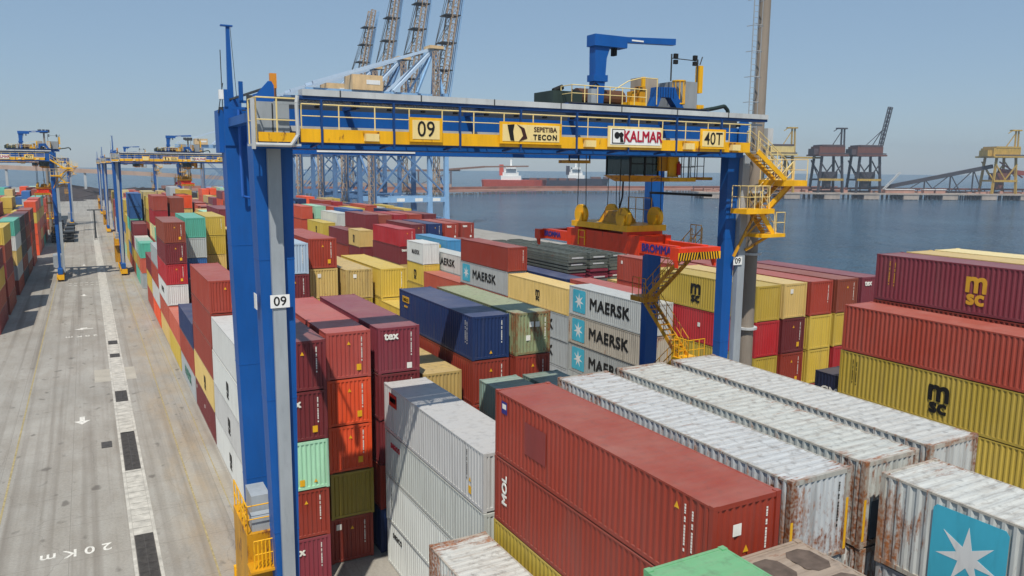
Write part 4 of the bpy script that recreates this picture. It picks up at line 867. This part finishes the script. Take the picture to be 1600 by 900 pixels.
# ------------------------------------------------------------------ ship-to-shore cranes
SB = P_('pale_blue_steel', '86aed4', .5, .12, .02); SB2 = P_('grey_blue_steel', '587ca6', .55, .15, .1); RUSTY = P_('rust_truss', 'a8927a', .7, .3, .2); HOUSE = P_('cream_house', 'd8b888', .6, .15)
def truss(m, a, b, w_, h_, n, r=.18):
    a = Vector(a); b = Vector(b); d = (b-a).normalized(); up = Vector((0, 0, 1)) if abs(d.z) < .9 else Vector((1, 0, 0))
    s_ = d.cross(up).normalized()*w_/2; u_ = s_.normalized().cross(d)*h_/2
    cs = [s_+u_, -s_+u_, -s_-u_, s_-u_]
    for c in cs: m.bar(a+c, b+c, r*1.5)
    for q in range(n):
        p0 = a.lerp(b, q/n); p1 = a.lerp(b, (q+1)/n)
        for i in range(4): c, c2 = cs[i], cs[(i+1) % 4]; m.bar(p0+c, p1+c2, r).bar(p1+c, p1+c2, r)
    return m
def sts(y, label, x0=90, x1=118, col=SB, up=True, s=1.):
    e = empty('quay_crane', (x0, y, 0), label, 'quay crane', 'ship to shore cranes on the quay')
    d = 16
    for x in (x0, x1):
        for yy in (y, y+d):
            MB().loft((x-1.1, x+1.1, yy-.8, yy+.8, 1.6), (x-.8, x+.8, yy-.8, yy+.8, 12)).loft((x-.8, x+.8, yy-.8, yy+.8, 12), (x-.7, x+.7, yy-.7, yy+.7, 46 if x == x0 else 49)).build('leg', col if x == x1 else SB2, e)
            MB().box(x-1, x+1, yy-3, yy+3, .3, 1.6).build('bogie', col, e)
        MB().box(x-.8, x+.8, y, y+d, 2, 3.6).build('sill_beam', col, e); MB().box(x-.7, x+.7, y, y+d, 43, 45).build('cross_beam', col, e)
        MB().bar((x, y, 14), (x, y+d, 27), .6).bar((x, y+d, 27), (x, y, 40), .6).build('leg_brace', SB2, e)
    for yy in (y, y+d):
        MB().box(x0, x1, yy-.75, yy+.75, 9.6, 11.4).build('portal_beam', col, e)
        MB().bar((x1, yy, 38), (x0+6, yy, 12), .5).bar((x0, yy, 38), (x1, yy, 12), .55).bar((x0, yy, 12), (x0+10, yy, 24), .5).build('diagonal', SB2, e)
        MB().box(x0, x1, yy-.6, yy+.6, 27, 28).build('upper_beam', SB2, e)
    for q in (.35, .6, .85): MB().box(x0+(x1-x0)*q-1.5, x0+(x1-x0)*q+1.5, y-.8, y-.76, 9.9, 11.1).build('white_panel', WHITE, e)
    for yy in (y+d/2-3, y+d/2+3): MB().box(x0-22, x1+2, yy-.6, yy+.6, 46, 49).build('rear_girder', col, e)
    MB().box(x0-6, x0+5, y+3, y+13, 49, 54.2).build('machinery_house', HOUSE, e); MB().box(x0-1, x0+4, y+2.9, y+3, 51, 52.5).build('house_panel', WHITE, e)
    ap = (x1-1, y+d/2, 66)
    for yy in (y+3, y+d-3):
        MB().bar((x1, yy, 49), ap, .9).bar((x1-10, yy, 49), ap, .7).build('apex_leg', col, e)
        MB().bar(ap, (x0-20, yy, 50.5), 1.0).bar(ap, (x0+9, yy, 49), 1.0).build('back_stay', P_('stay_white', 'b8cce0', .5, .05), e)
    MB().box(x1-4, x1+1.5, y+d/2-3, y+d/2+3, 65.5, 66.6).build('apex_platform', HOUSE, e)
    truss(MB(), (x1-3, y+2, 12), (x1-3, y+2, 64), 1.8, 1.8, 20, .15).build('stair_tower', RUSTY, e)
    truss(MB(), (x0-1.4, y-1.4, 2), (x0-1.4, y-1.4, 46), 1.6, 1.6, 16, .15).build('stair_tower', RUSTY, e)
    if up:
        h0 = Vector((x1+1, y+d/2, 48)); h1 = Vector((x1+11, y+d/2, 108 if s == 1 else 98))
        for sgn in (-2.6, 2.6): truss(MB(), h0+Vector((0, sgn, 0)), h1+Vector((0, sgn, 0)), 1.0, 2.0, 20, .16).build('raised_boom', RUSTY, e)
        m = MB()
        for q in range(1, 6): p = h0.lerp(h1, q/6); m.box(p.x-3.5, p.x+2.5, p.y-3, p.y+3, p.z, p.z+.35)
        m.build('boom_platform', DGREY, e)
        m = MB()
        for q in (.45, .75, .98): p = h0.lerp(h1, q); m.tube(ap, p+Vector((-1, 2, 0)), .1, 4).tube(ap, p+Vector((-1, -2, 0)), .1, 4)
        m.build('boom_rope', DGREY, e)
        m = MB()
        for q in (-2.4, -.8, .8, 2.4): m.bar(h0+Vector((3.2, q, 0)), h1+Vector((3.0, q, 0)), .28)
        m.build('boom_stay', SB, e)
    else:
        for yy in (y+d/2-3, y+d/2+3): MB().box(x1+2, x1+48, yy-.6, yy+.6, 46, 48.5).build('lowered_boom', col, e)
        for q in (20, 42): MB().bar(ap, (x1+q, y+d/2, 44), .4).build('fore_stay', SB, e)
    return e
sts(268, 'nearest quay crane, pale blue with raised boom and white panels on its portal')
sts(301, 'second nearest quay crane with rusty raised boom', col=SB2)
sts(336, 'third quay crane along the quay with raised boom', col=SB2)
sts(374, 'farthest quay crane with raised boom, its tip fully visible', col=SB2, s=.9)
e = sts(560, 'far quay crane with lowered boom seen left of the blue leg', x0=70, x1=98, col=SB, up=False); e.scale = (.74, .74, .74)
# ------------------------------------------------------------------ flat racks stacked on the quayside block
FR = P_('rack_dark', '5c625c', .65, .3, .1); FR2 = P_('rack_maroon', '7a2a3c', .6, .2)
def rack_mesh(mat):
    m = MB()
    for x in (-1.18, 1.02): m.box(x, x+.16, -6.05, 6.05, .0, .22)
    for k in range(13): y = -5.9+k*.95; m.box(-1.02, 1.02, y, y+.28, .04, .14)
    for y in (-6.05, 5.87): m.box(-1.2, 1.2, y, y+.18, .0, .26).box(-.9, .9, y+.02, y+.16, .26, .31)
    return m.mesh('flat_rack', mat)
FRM = {0: rack_mesh(FR), 1: rack_mesh(FR2)}; PLT = MB().box(-.75, .75, -6.07, -6.05, .05, .2).mesh('white_plate', LGREY)
rk = random.Random(9)
for ci, (x, y, cnt) in enumerate(((XB(2)+1.22, 77.2, 9), (XB(3)+1.22, 77.2, 9), (XB(4)+1.22, 77.6, 8), (XB(2)+1.22, 89.7, 9), (XB(3)+1.22, 89.7, 9), (XB(4)+1.22, 90, 9), (XB(5)+1.22, 90.2, 8))):
    zb = 9.62 if y < 85 else 8.15
    if y > 85: cnt += 2
    for k in range(cnt):
        o = link('flat_rack', FRM[1 if (k in (1, 2) or (k == 3 and ci == 1)) and y < 85 else 0]); o.location = (x+rk.uniform(-.05, .05), y+rk.uniform(-.12, .12), zb+k*.375)
        if ci < 3 and k in (1, 5, 7) and rk.random() < .8: link('white_plate', PLT, o)
        cn = ['first', 'second', 'third'][ci % 3 if ci < 3 else 0]
        lab = f"collapsed flat rack, {ORD[k]} from below, in {['nearest left', 'nearest middle', 'nearest right', 'farther left', 'farther middle', 'farther right', 'farthest right'][ci]} pile behind spreader"
        tag(o, lab, 'flat rack', 'collapsed flat racks in piles')
# ------------------------------------------------------------------ trailers parked by the left stacks
def trailer(x, y, z, label):
    e = empty('trailer', (x, y, z), label, 'trailer', 'dark trailers parked left of the road')
    MB().box(x-1.2, x+1.2, y-6, y+6, z+1.1, z+1.4).box(x-.5, x+.5, y-6, y+6, z+.8, z+1.1).box(x-1.2, x+1.2, y-6, y-5.8, z+.7, z+1.7).build('chassis', DGREY, e)
    for q in (-4.5, -3.2):
        for s_ in (-1.15, .75): MB().tube((x+s_, y+q, z+.52), (x+s_+.4, y+q, z+.52), .52, 12).build('wheel', BLACK, e)
    MB().box(x-.8, x-.6, y+3, y+3.3, z, z+1.1).box(x+.6, x+.8, y+3, y+3.3, z, z+1.1).build('landing_leg', DGREY, e)
k = 0
for row, (x, y) in enumerate(((-5.2, 262), (-8.4, 262), (-5.4, 277), (-8.6, 278), (-5.2, 293), (-8.4, 294))):
    for q in range(3 if row % 2 else 2):
        trailer(x+.1*q, y, q*1.45, f"dark trailer {['on the ground', 'second up', 'third up'][q]}, {['road side', 'stack side'][row % 2]} pile, {['nearest', 'middle', 'farthest'][row//2]} of the row"); k += 1
# small shed and tanks left
e = empty('warehouse', (-17, 268, 0), 'dark green metal shed behind the left gantry crane', 'shed')
MB().box(-24, -11.5, 252, 284, 0, 6.2).build('wall', P_('shed_teal', '3e5a5c', .6, .2), e); MB().prism([(-24.6, 6.2), (-11.2, 6.2), (-17.9, 8.2)], 'y', 251.6, 284.4).build('roof', P_('shed_roof', '84766e', .7, .2), e)
# ------------------------------------------------------------------ bulk terminal across the water
BR = P_('bulk_brown', '6a4034', .7, .25, .3); BY = P_('bulk_yellow', 'b8963c', .6, .25, .15); BD = P_('bulk_dark', '3c3a40', .7, .25); PIERC = P_('pier_concrete', 'a89c90', .85, .2, scale=.2); ORE = P_('ore_dust', '8a5c48', .9, .3, scale=.1); PINK = P_('dusty_pink_steel', 'b08472', .8, .2, scale=.1)
p0 = Vector((470, 522, 0)); p1 = Vector((860, 336, 0)); dr = (p1-p0).normalized(); nr = Vector((dr.y, -dr.x, 0))
if nr.dot(Vector((0, 0, 0))-p0) < 0: nr = -nr
def W(s_, t, z): v = p0+dr*s_-nr*t; return Vector((v.x, v.y, z))
def jbox(m, s0, s1, t0, t1, z0, z1):
    q = [W(s0, t0, 0), W(s1, t0, 0), W(s1, t1, 0), W(s0, t1, 0)]
    return m.add([(v.x, v.y, z0) for v in q]+[(v.x, v.y, z1) for v in q], [(0,3,2,1),(4,5,6,7),(0,1,5,4),(1,2,6,5),(2,3,7,6),(3,0,4,7)])
pier = empty('ore_pier', p0, 'long concrete pier on piles across the water, dusty brown deck', 'pier')
L1 = (p1-p0).length
jbox(MB(), 0, L1, 0, 26, 2.2, 3.6).build('deck', PIERC, pier)
m = MB(); q = 5
while q < L1: jbox(m, q, q+14, .5, 24, -2.0, 2.2); q += 36
m.build('concrete_footing', PIERC, pier)
m = MB(); q = 0
while q < L1:
    for t in (2, 10, 20): a = W(q, t, -8); m.tube(a, W(q, t, 2.2), .6, 6)
    q += 4.5
m.build('pile', BD, pier)
jbox(MB(), 0, L1, 24, 25, 2.2, 5.2).build('conveyor_wall', ORE, pier)
m = MB(); q = 0
while q < L1: jbox(m, q, q+.7, 17.2, 17.9, 3.6, 6.4); q += 9
jbox(m, 0, L1, 16, 19, 6.4, 8); m.build('conveyor', BR, pier)
rr = random.Random(2)
m = MB()
for q in range(60): s_ = rr.uniform(0, L1-8); t = rr.uniform(3, 14); jbox(m, s_, s_+rr.uniform(1.5, 6), t, t+2, 3.6, 3.6+rr.uniform(1, 2.6))
m.build('deck_equipment', PINK, pier)
def tower_crane_bulk(s_, c1, c2, label, boomup=False, house=(12, 26), arm=0):
    e = empty('ship_unloader', W(s_, 8, 3.6), label, 'ship unloader', 'ship unloaders on the ore pier')
    hw = 11
    for a, t in ((-hw, 2), (hw, 2), (-hw, 20), (hw, 20)):
        MB().bar(W(s_+a, t, 3.6), W(s_+a*.8, t+(4 if t < 10 else -4)*.3, 37), 1.7).build('leg', c1, e)
    m = MB()
    for t in (2, 20): m.bar(W(s_-hw, t, 15), W(s_+hw, t, 15), 1.6).bar(W(s_-hw*.9, t, 30), W(s_, t, 16), .9).bar(W(s_+hw*.9, t, 30), W(s_, t, 16), .9).bar(W(s_-hw, t, 15), W(s_-hw*.85, t, 33), .5)
    for a in (-hw, hw): m.bar(W(s_+a, 2, 15), W(s_+a, 20, 15), 1.4).bar(W(s_+a, 2, 16), W(s_+a, 20, 32), .8)
    m.build('bracing', c1, e)
    MB().bar(W(s_-hw, 2, 15), W(s_+hw, 2, 15), 1.9).build('yellow_cross_beam', BY, e)
    m = MB(); jbox(m, s_-6, s_+7, 5, 16, 16, 22); a = [W(s_-2, 10, 10)]; jbox(m, s_-3, s_+3, 8, 13, 8, 16); m.build('hopper', BD if c1 is not BY else BR, e)
    m = MB(); jbox(m, s_-house[0]-2, s_+house[0]+1, -2, 24, 35.6, 37); jbox(m, s_-house[0], s_+house[0]-1, 2, 20, 37, 44)
    m.build('machine_house', c2, e)
    m = MB(); jbox(m, s_-house[0]+2, s_+house[0]-1.5, 1.7, 20.3, 44, 45.4); jbox(m, s_-house[0]-4, s_-house[0], 4, 16, 36.8, 42); m.build('house_roof', P_('roof_dark', '504244', .7, .2) if c2 is not BY else BY, e)
    m = MB(); jbox(m, s_-house[0]-1, s_+house[0], -2.2, -2, 37.2, 38.2); m.build('walkway_rail', BD, e)
    m = MB()
    if boomup:
        truss(m, W(s_+9, 3, 45), W(s_+14, 1, 78), 2.6, 2.6, 9, .35); m.bar(W(s_-2, 8, 45), W(s_+9, 3, 58), .6).bar(W(s_+4, 8, 45), W(s_+9, 3, 58), .6)
    else:
        m.bar(W(s_+9, 6, 37), W(s_+8.5, 6, 60), 1.1).bar(W(s_+12, 6, 37), W(s_+11, 6, 60), 1.1).bar(W(s_+2, 8, 45), W(s_+9, 6, 58), .7); jbox(m, s_+4, s_+13, 4, 8, 59, 60.2).bar(W(s_+4, 5, 59), W(s_+1, 5, 57), .6)
    m.build('boom_tower', c1 if c1 is not BY else BY, e)
    if arm: MB().bar(W(s_, 8, 34), W(s_+arm, 8, 34), 2.2, 1.6).build('front_arm', c1, e)
def s_of(px):     # pier station seen in a given picture column
    d = CX*((px-800)/FPX)+cf; d = Vector((d.x, d.y)); a = p0.to_2d(); e_ = dr.to_2d()
    det = d.x*(-e_.y)+e_.x*d.y; t = (a.x*(-e_.y)+e_.x*a.y)/det; return (d*t-a).dot(e_)
tower_crane_bulk(s_of(1288), BD, BR, 'brown ship unloader with short mast, left of the pair on the pier')
tower_crane_bulk(s_of(1346), BD, BR, 'brown ship unloader with raised lattice boom, right of the pair', True)
tower_crane_bulk(s_of(1555), BY, BY, 'yellow ship unloader with round-ended house at the right of the pier', False, (13, 26))
tower_crane_bulk(s_of(1212), BY, P_('bulk_cream', 'cdb878', .6, .15), 'cream yellow ship unloader behind the outer crane stairs', False, (11, 26), 38)
sa, sb_ = s_of(1390), s_of(1545)
e = empty('inclined_conveyor', W(sa, 14, 3.6), 'long dark inclined conveyor gallery rising to the yellow unloader', 'conveyor')
MB().bar(W(s_of(1330), 18, 7), W(sa, 16, 9), 2.4, 1.6).bar(W(sa, 16, 9), W(sb_, 12, 28), 2.6, 3.4).build('gallery', BD, e)
m = MB()
for q in (.35, .6, .82): a = W(sa, 16, 9).lerp(W(sb_, 12, 28), q); m.bar(a, (a.x, a.y, 3.6), .9); b = W(sa+(sb_-sa)*(q-.22), 14, 3.6); m.bar(a, b, .7).bar(a, W(sa+(sb_-sa)*(q+.12), 14, 3.6), .7)
m.build('trestle', BD, e)
e = empty('red_conveyor', W(s_of(1590), 10, 20), 'rusty red conveyor boom leaving the yellow unloader to the right', 'conveyor')
MB().bar(W(s_of(1552), 9, 24), W(s_of(1650), 9, 19), 3, 4).bar(W(s_of(1552), 9, 32), W(s_of(1590), 9, 18), 1).bar(W(s_of(1640), 9, 19), W(s_of(1640), 9, 3.6), 2).build('gallery', P_('rust_red_steel', '8c4234', .7, .2, .2), e)
def tank_row(px, label, w_=9, mat=PINK):
    s_ = s_of(px); e = empty('deck_hut', W(s_, 4, 3.6), label, 'hut', 'pale huts on the ore pier'); m = MB(); jbox(m, s_-w_/2, s_+w_/2, 2, 7, 3.6, 6.6); m.build('hut_body', mat, e); m = MB(); jbox(m, s_-w_/2-.5, s_+w_/2+.5, 1.5, 7.5, 6.6, 7.2); m.build('hut_roof', WHITE, e)
tank_row(1395, 'pale pink hut on the pier below the small lattice crane', 26); tank_row(1440, 'pale hut on the pier, first right of the long pink one'); tank_row(1458, 'pale hut on the pier, second right of the long pink one')
e = empty('lattice_crane', W(s_of(1385), 12, 3.6), 'small white lattice crane leaning over the pier huts', 'crane'); truss(MB(), W(s_of(1378), 12, 6), W(s_of(1403), 12, 22), 1.2, 1.2, 8, .25).build('jib', LGREY, e); m = MB(); jbox(m, s_of(1374), s_of(1382), 10, 14, 3.6, 7); m.build('crane_body', PINK, e)
# the second, farther pier with pinkish conveyors
e = empty('conveyor_pier', (320, 690, 0), 'far pier with long pinkish conveyor trestle over rocks', 'pier')
pts = [Vector((-380, 900, 0)), Vector((60, 760, 0)), Vector((280, 668, 0)), Vector((400, 694, 0)), Vector((640, 668, 0)), Vector((800, 640, 0))]
for a, b in zip(pts[1:], pts[2:]): MB().bar(a+Vector((0, 0, 1)), b+Vector((0, 0, 1)), 18, 2.0).build('deck', PINK, e); MB().bar(a+Vector((0, 6, 3)), b+Vector((0, 6, 3)), 4, 3.2).build('conveyor', ORE, e)
m = MB(); rr = random.Random(8)
for a, b in zip(pts[1:], pts[2:]):
    n = int((b-a).length/3)
    for q in range(n): p = a.lerp(b, q/n)+Vector((rr.uniform(-1, 1), -10+rr.uniform(-1, 1), 0)); r0 = rr.uniform(1, 2.2); m.tube((p.x, p.y, -8), (p.x, p.y, rr.uniform(-1.4, .6)), r0, 5, r0*.5)
o = tag(m.build('rock_armour', P_('rock_grey', '5e5a58', .9, .3, scale=.3)), kind='stuff')
e = empty('conveyor_bridge', (60, 780, 10), 'long beige elevated conveyor bridge on white portals beyond the yard', 'conveyor')
MB().bar((-95, 700, 22), (20, 640, 17), 4, 3).bar((20, 640, 17), (190, 655, 8), 4, 3).bar((190, 655, 8), (300, 672, 6), 4, 3).build('gallery', P_('beige_gallery', 'b49a88', .7, .15, scale=.1), e)
m = MB()
for x, y, z in ((-80, 690, 21), (-50, 676, 20), (0, 650, 18), (60, 645, 14)): m.bar((x, y, 0), (x, y, z), 1.6)
m.build('portal_leg', LGREY, e)
MB().bar((-90, 690, 1.5), (-40, 672, 1.5), 2, 3).build('white_wall', WHITE, e)
m = MB(); rr = random.Random(21)
for q in range(46):
    x = rr.uniform(-260, 110); y = rr.uniform(560, 700) if x < 40 else rr.uniform(480, 560); r0 = rr.uniform(9, 22); n = 10
    m.add([(x+math.cos(6.283*i/n)*r0*rr.uniform(.8, 1.2)*1.8, y+math.sin(6.283*i/n)*r0, -.1) for i in range(n)]+[(x+rr.uniform(-6, 6), y, rr.uniform(4, 9)), (x+rr.uniform(6, 12), y, rr.uniform(3, 8))], [(i, (i+1) % n, n+(i//(n//2)) % 2) for i in range(n)]+[(n//2, n, n+1), (0, n+1, n)])
tag(m.build('coal_heaps', P_('coal', '3a3230', .95, .3, scale=.15)), kind='stuff')
# stacker machine and conveyor left of the ships
e = empty('ore_stacker', (345, 760, 0), 'pinkish ore stacker with long boom beside the red hulled ship', 'stacker')
MB().bar((240, 760, 19), (355, 770, 20), 2.4, 2).bar((330, 765, 20), (385, 770, 24), 2, 2).bar((385, 770, 24), (440, 770, 25), 1.6, 1.6).build('boom', P_('stacker_brown', '8c6a58', .7, .2), e)
m = MB()
for x in (300, 305, 335, 342): m.bar((x, 764, 2), (x, 764, 19), 1.2)
m.bar((300, 764, 3), (342, 764, 18), .8); m.build('stacker_leg', P_('stacker_grey', '6a5a5c', .7, .2), e)
# ------------------------------------------------------------------ ships
def ship(name, c, L, hull, label, house_at=.1, hmat=WHITE, ang=0., gear=False):
    e = empty(name, (c[0], c[1], -2.4), label, 'ship', 'bulk ships moored far out'); m = MB(); ca, sa_ = math.cos(ang), math.sin(ang)
    T = lambda x, y, z: (c[0]+x*ca-y*sa_, c[1]+x*sa_+y*ca, z)
    prof = [(-.5, .75), (-.47, 1), (.3, 1), (.42, .7), (.5, .02)]; vs = []
    for z, f in ((-6, .8), (9, 1.)):
        for u, w_ in prof: vs.append(T(u*L*(1 if z > 0 else .96), -w_*14*f, z))
        for u, w_ in prof[::-1]: vs.append(T(u*L*(1 if z > 0 else .96), w_*14*f, z))
    n = 10; m.add(vs, [tuple(range(n))[::-1], tuple(range(n, 2*n))]+[(i, (i+1) % n, n+(i+1) % n, n+i) for i in range(n)]); m.build('hull', hull, e)
    def bx(m, x0, x1, y0, y1, z0, z1):
        q = [T(x0, y0, 0), T(x1, y0, 0), T(x1, y1, 0), T(x0, y1, 0)]; return m.add([(v[0], v[1], z0) for v in q]+[(v[0], v[1], z1) for v in q], [(0,3,2,1),(4,5,6,7),(0,1,5,4),(1,2,6,5),(2,3,7,6),(3,0,4,7)])
    x = -L/2+L*house_at; m = MB(); bx(m, x-12, x+12, -12, 12, 9, 14); bx(m, x-10, x+9, -11, 11, 14, 18); bx(m, x-8, x+7, -10, 10, 18, 22); bx(m, x-6, x+6, -14, 14, 22, 25); bx(m, x-1, x+1, -1, 1, 25, 33); m.build('superstructure', hmat, e)
    m = MB(); bx(m, x-6.1, x+6.1, -12, 12, 23, 24.2); m.build('bridge_windows', DGREY, e)
    m = MB(); bx(m, x-14, x-9, -3, 3, 14, 27); m.build('funnel', hull, e)
    m = MB()
    for q in range(5): a = x+22+q*(L*.75/5); bx(m, a, a+L*.11, -9, 9, 9, 11.5)
    m.build('hatch_cover', P_('hatch_brown', '6e4a40', .7, .2), e)
    return e
def at(px, D):
    d = (CX*((px-800)/FPX)+cf); d = d/ d.dot(cf); return (d.x*D, d.y*D)
ship('cargo_ship', at(802, 950), 78, P_('hull_red', 'c04a30', .6, .15, .1), 'orange red hulled ship with white superstructure beyond the far pier', .45, ang=-.5)
ship('cargo_ship', at(880, 1150), 125, P_('hull_dark', '34303c', .6, .15), 'dark hulled ship with white superstructure, small on the horizon', .62, ang=-.5)
# ------------------------------------------------------------------ air

hz = MB().box(-2700, 3200, -160, 1700, -9, 112).build('haze', None)
hm = bpy.data.materials.new('haze_air'); hm.use_nodes = True; ht = hm.node_tree
for n in list(ht.nodes): ht.nodes.remove(n)
ho = ht.nodes.new('ShaderNodeOutputMaterial'); hv = ht.nodes.new('ShaderNodeVolumePrincipled')
hv.inputs['Color'].default_value = (.80, .90, 1, 1); hv.inputs['Density'].default_value = .00025; hv.inputs['Anisotropy'].default_value = .3
ht.links.new(hv.outputs[0], ho.inputs['Volume']); hz.data.materials.append(hm); tag(hz, kind='stuff')
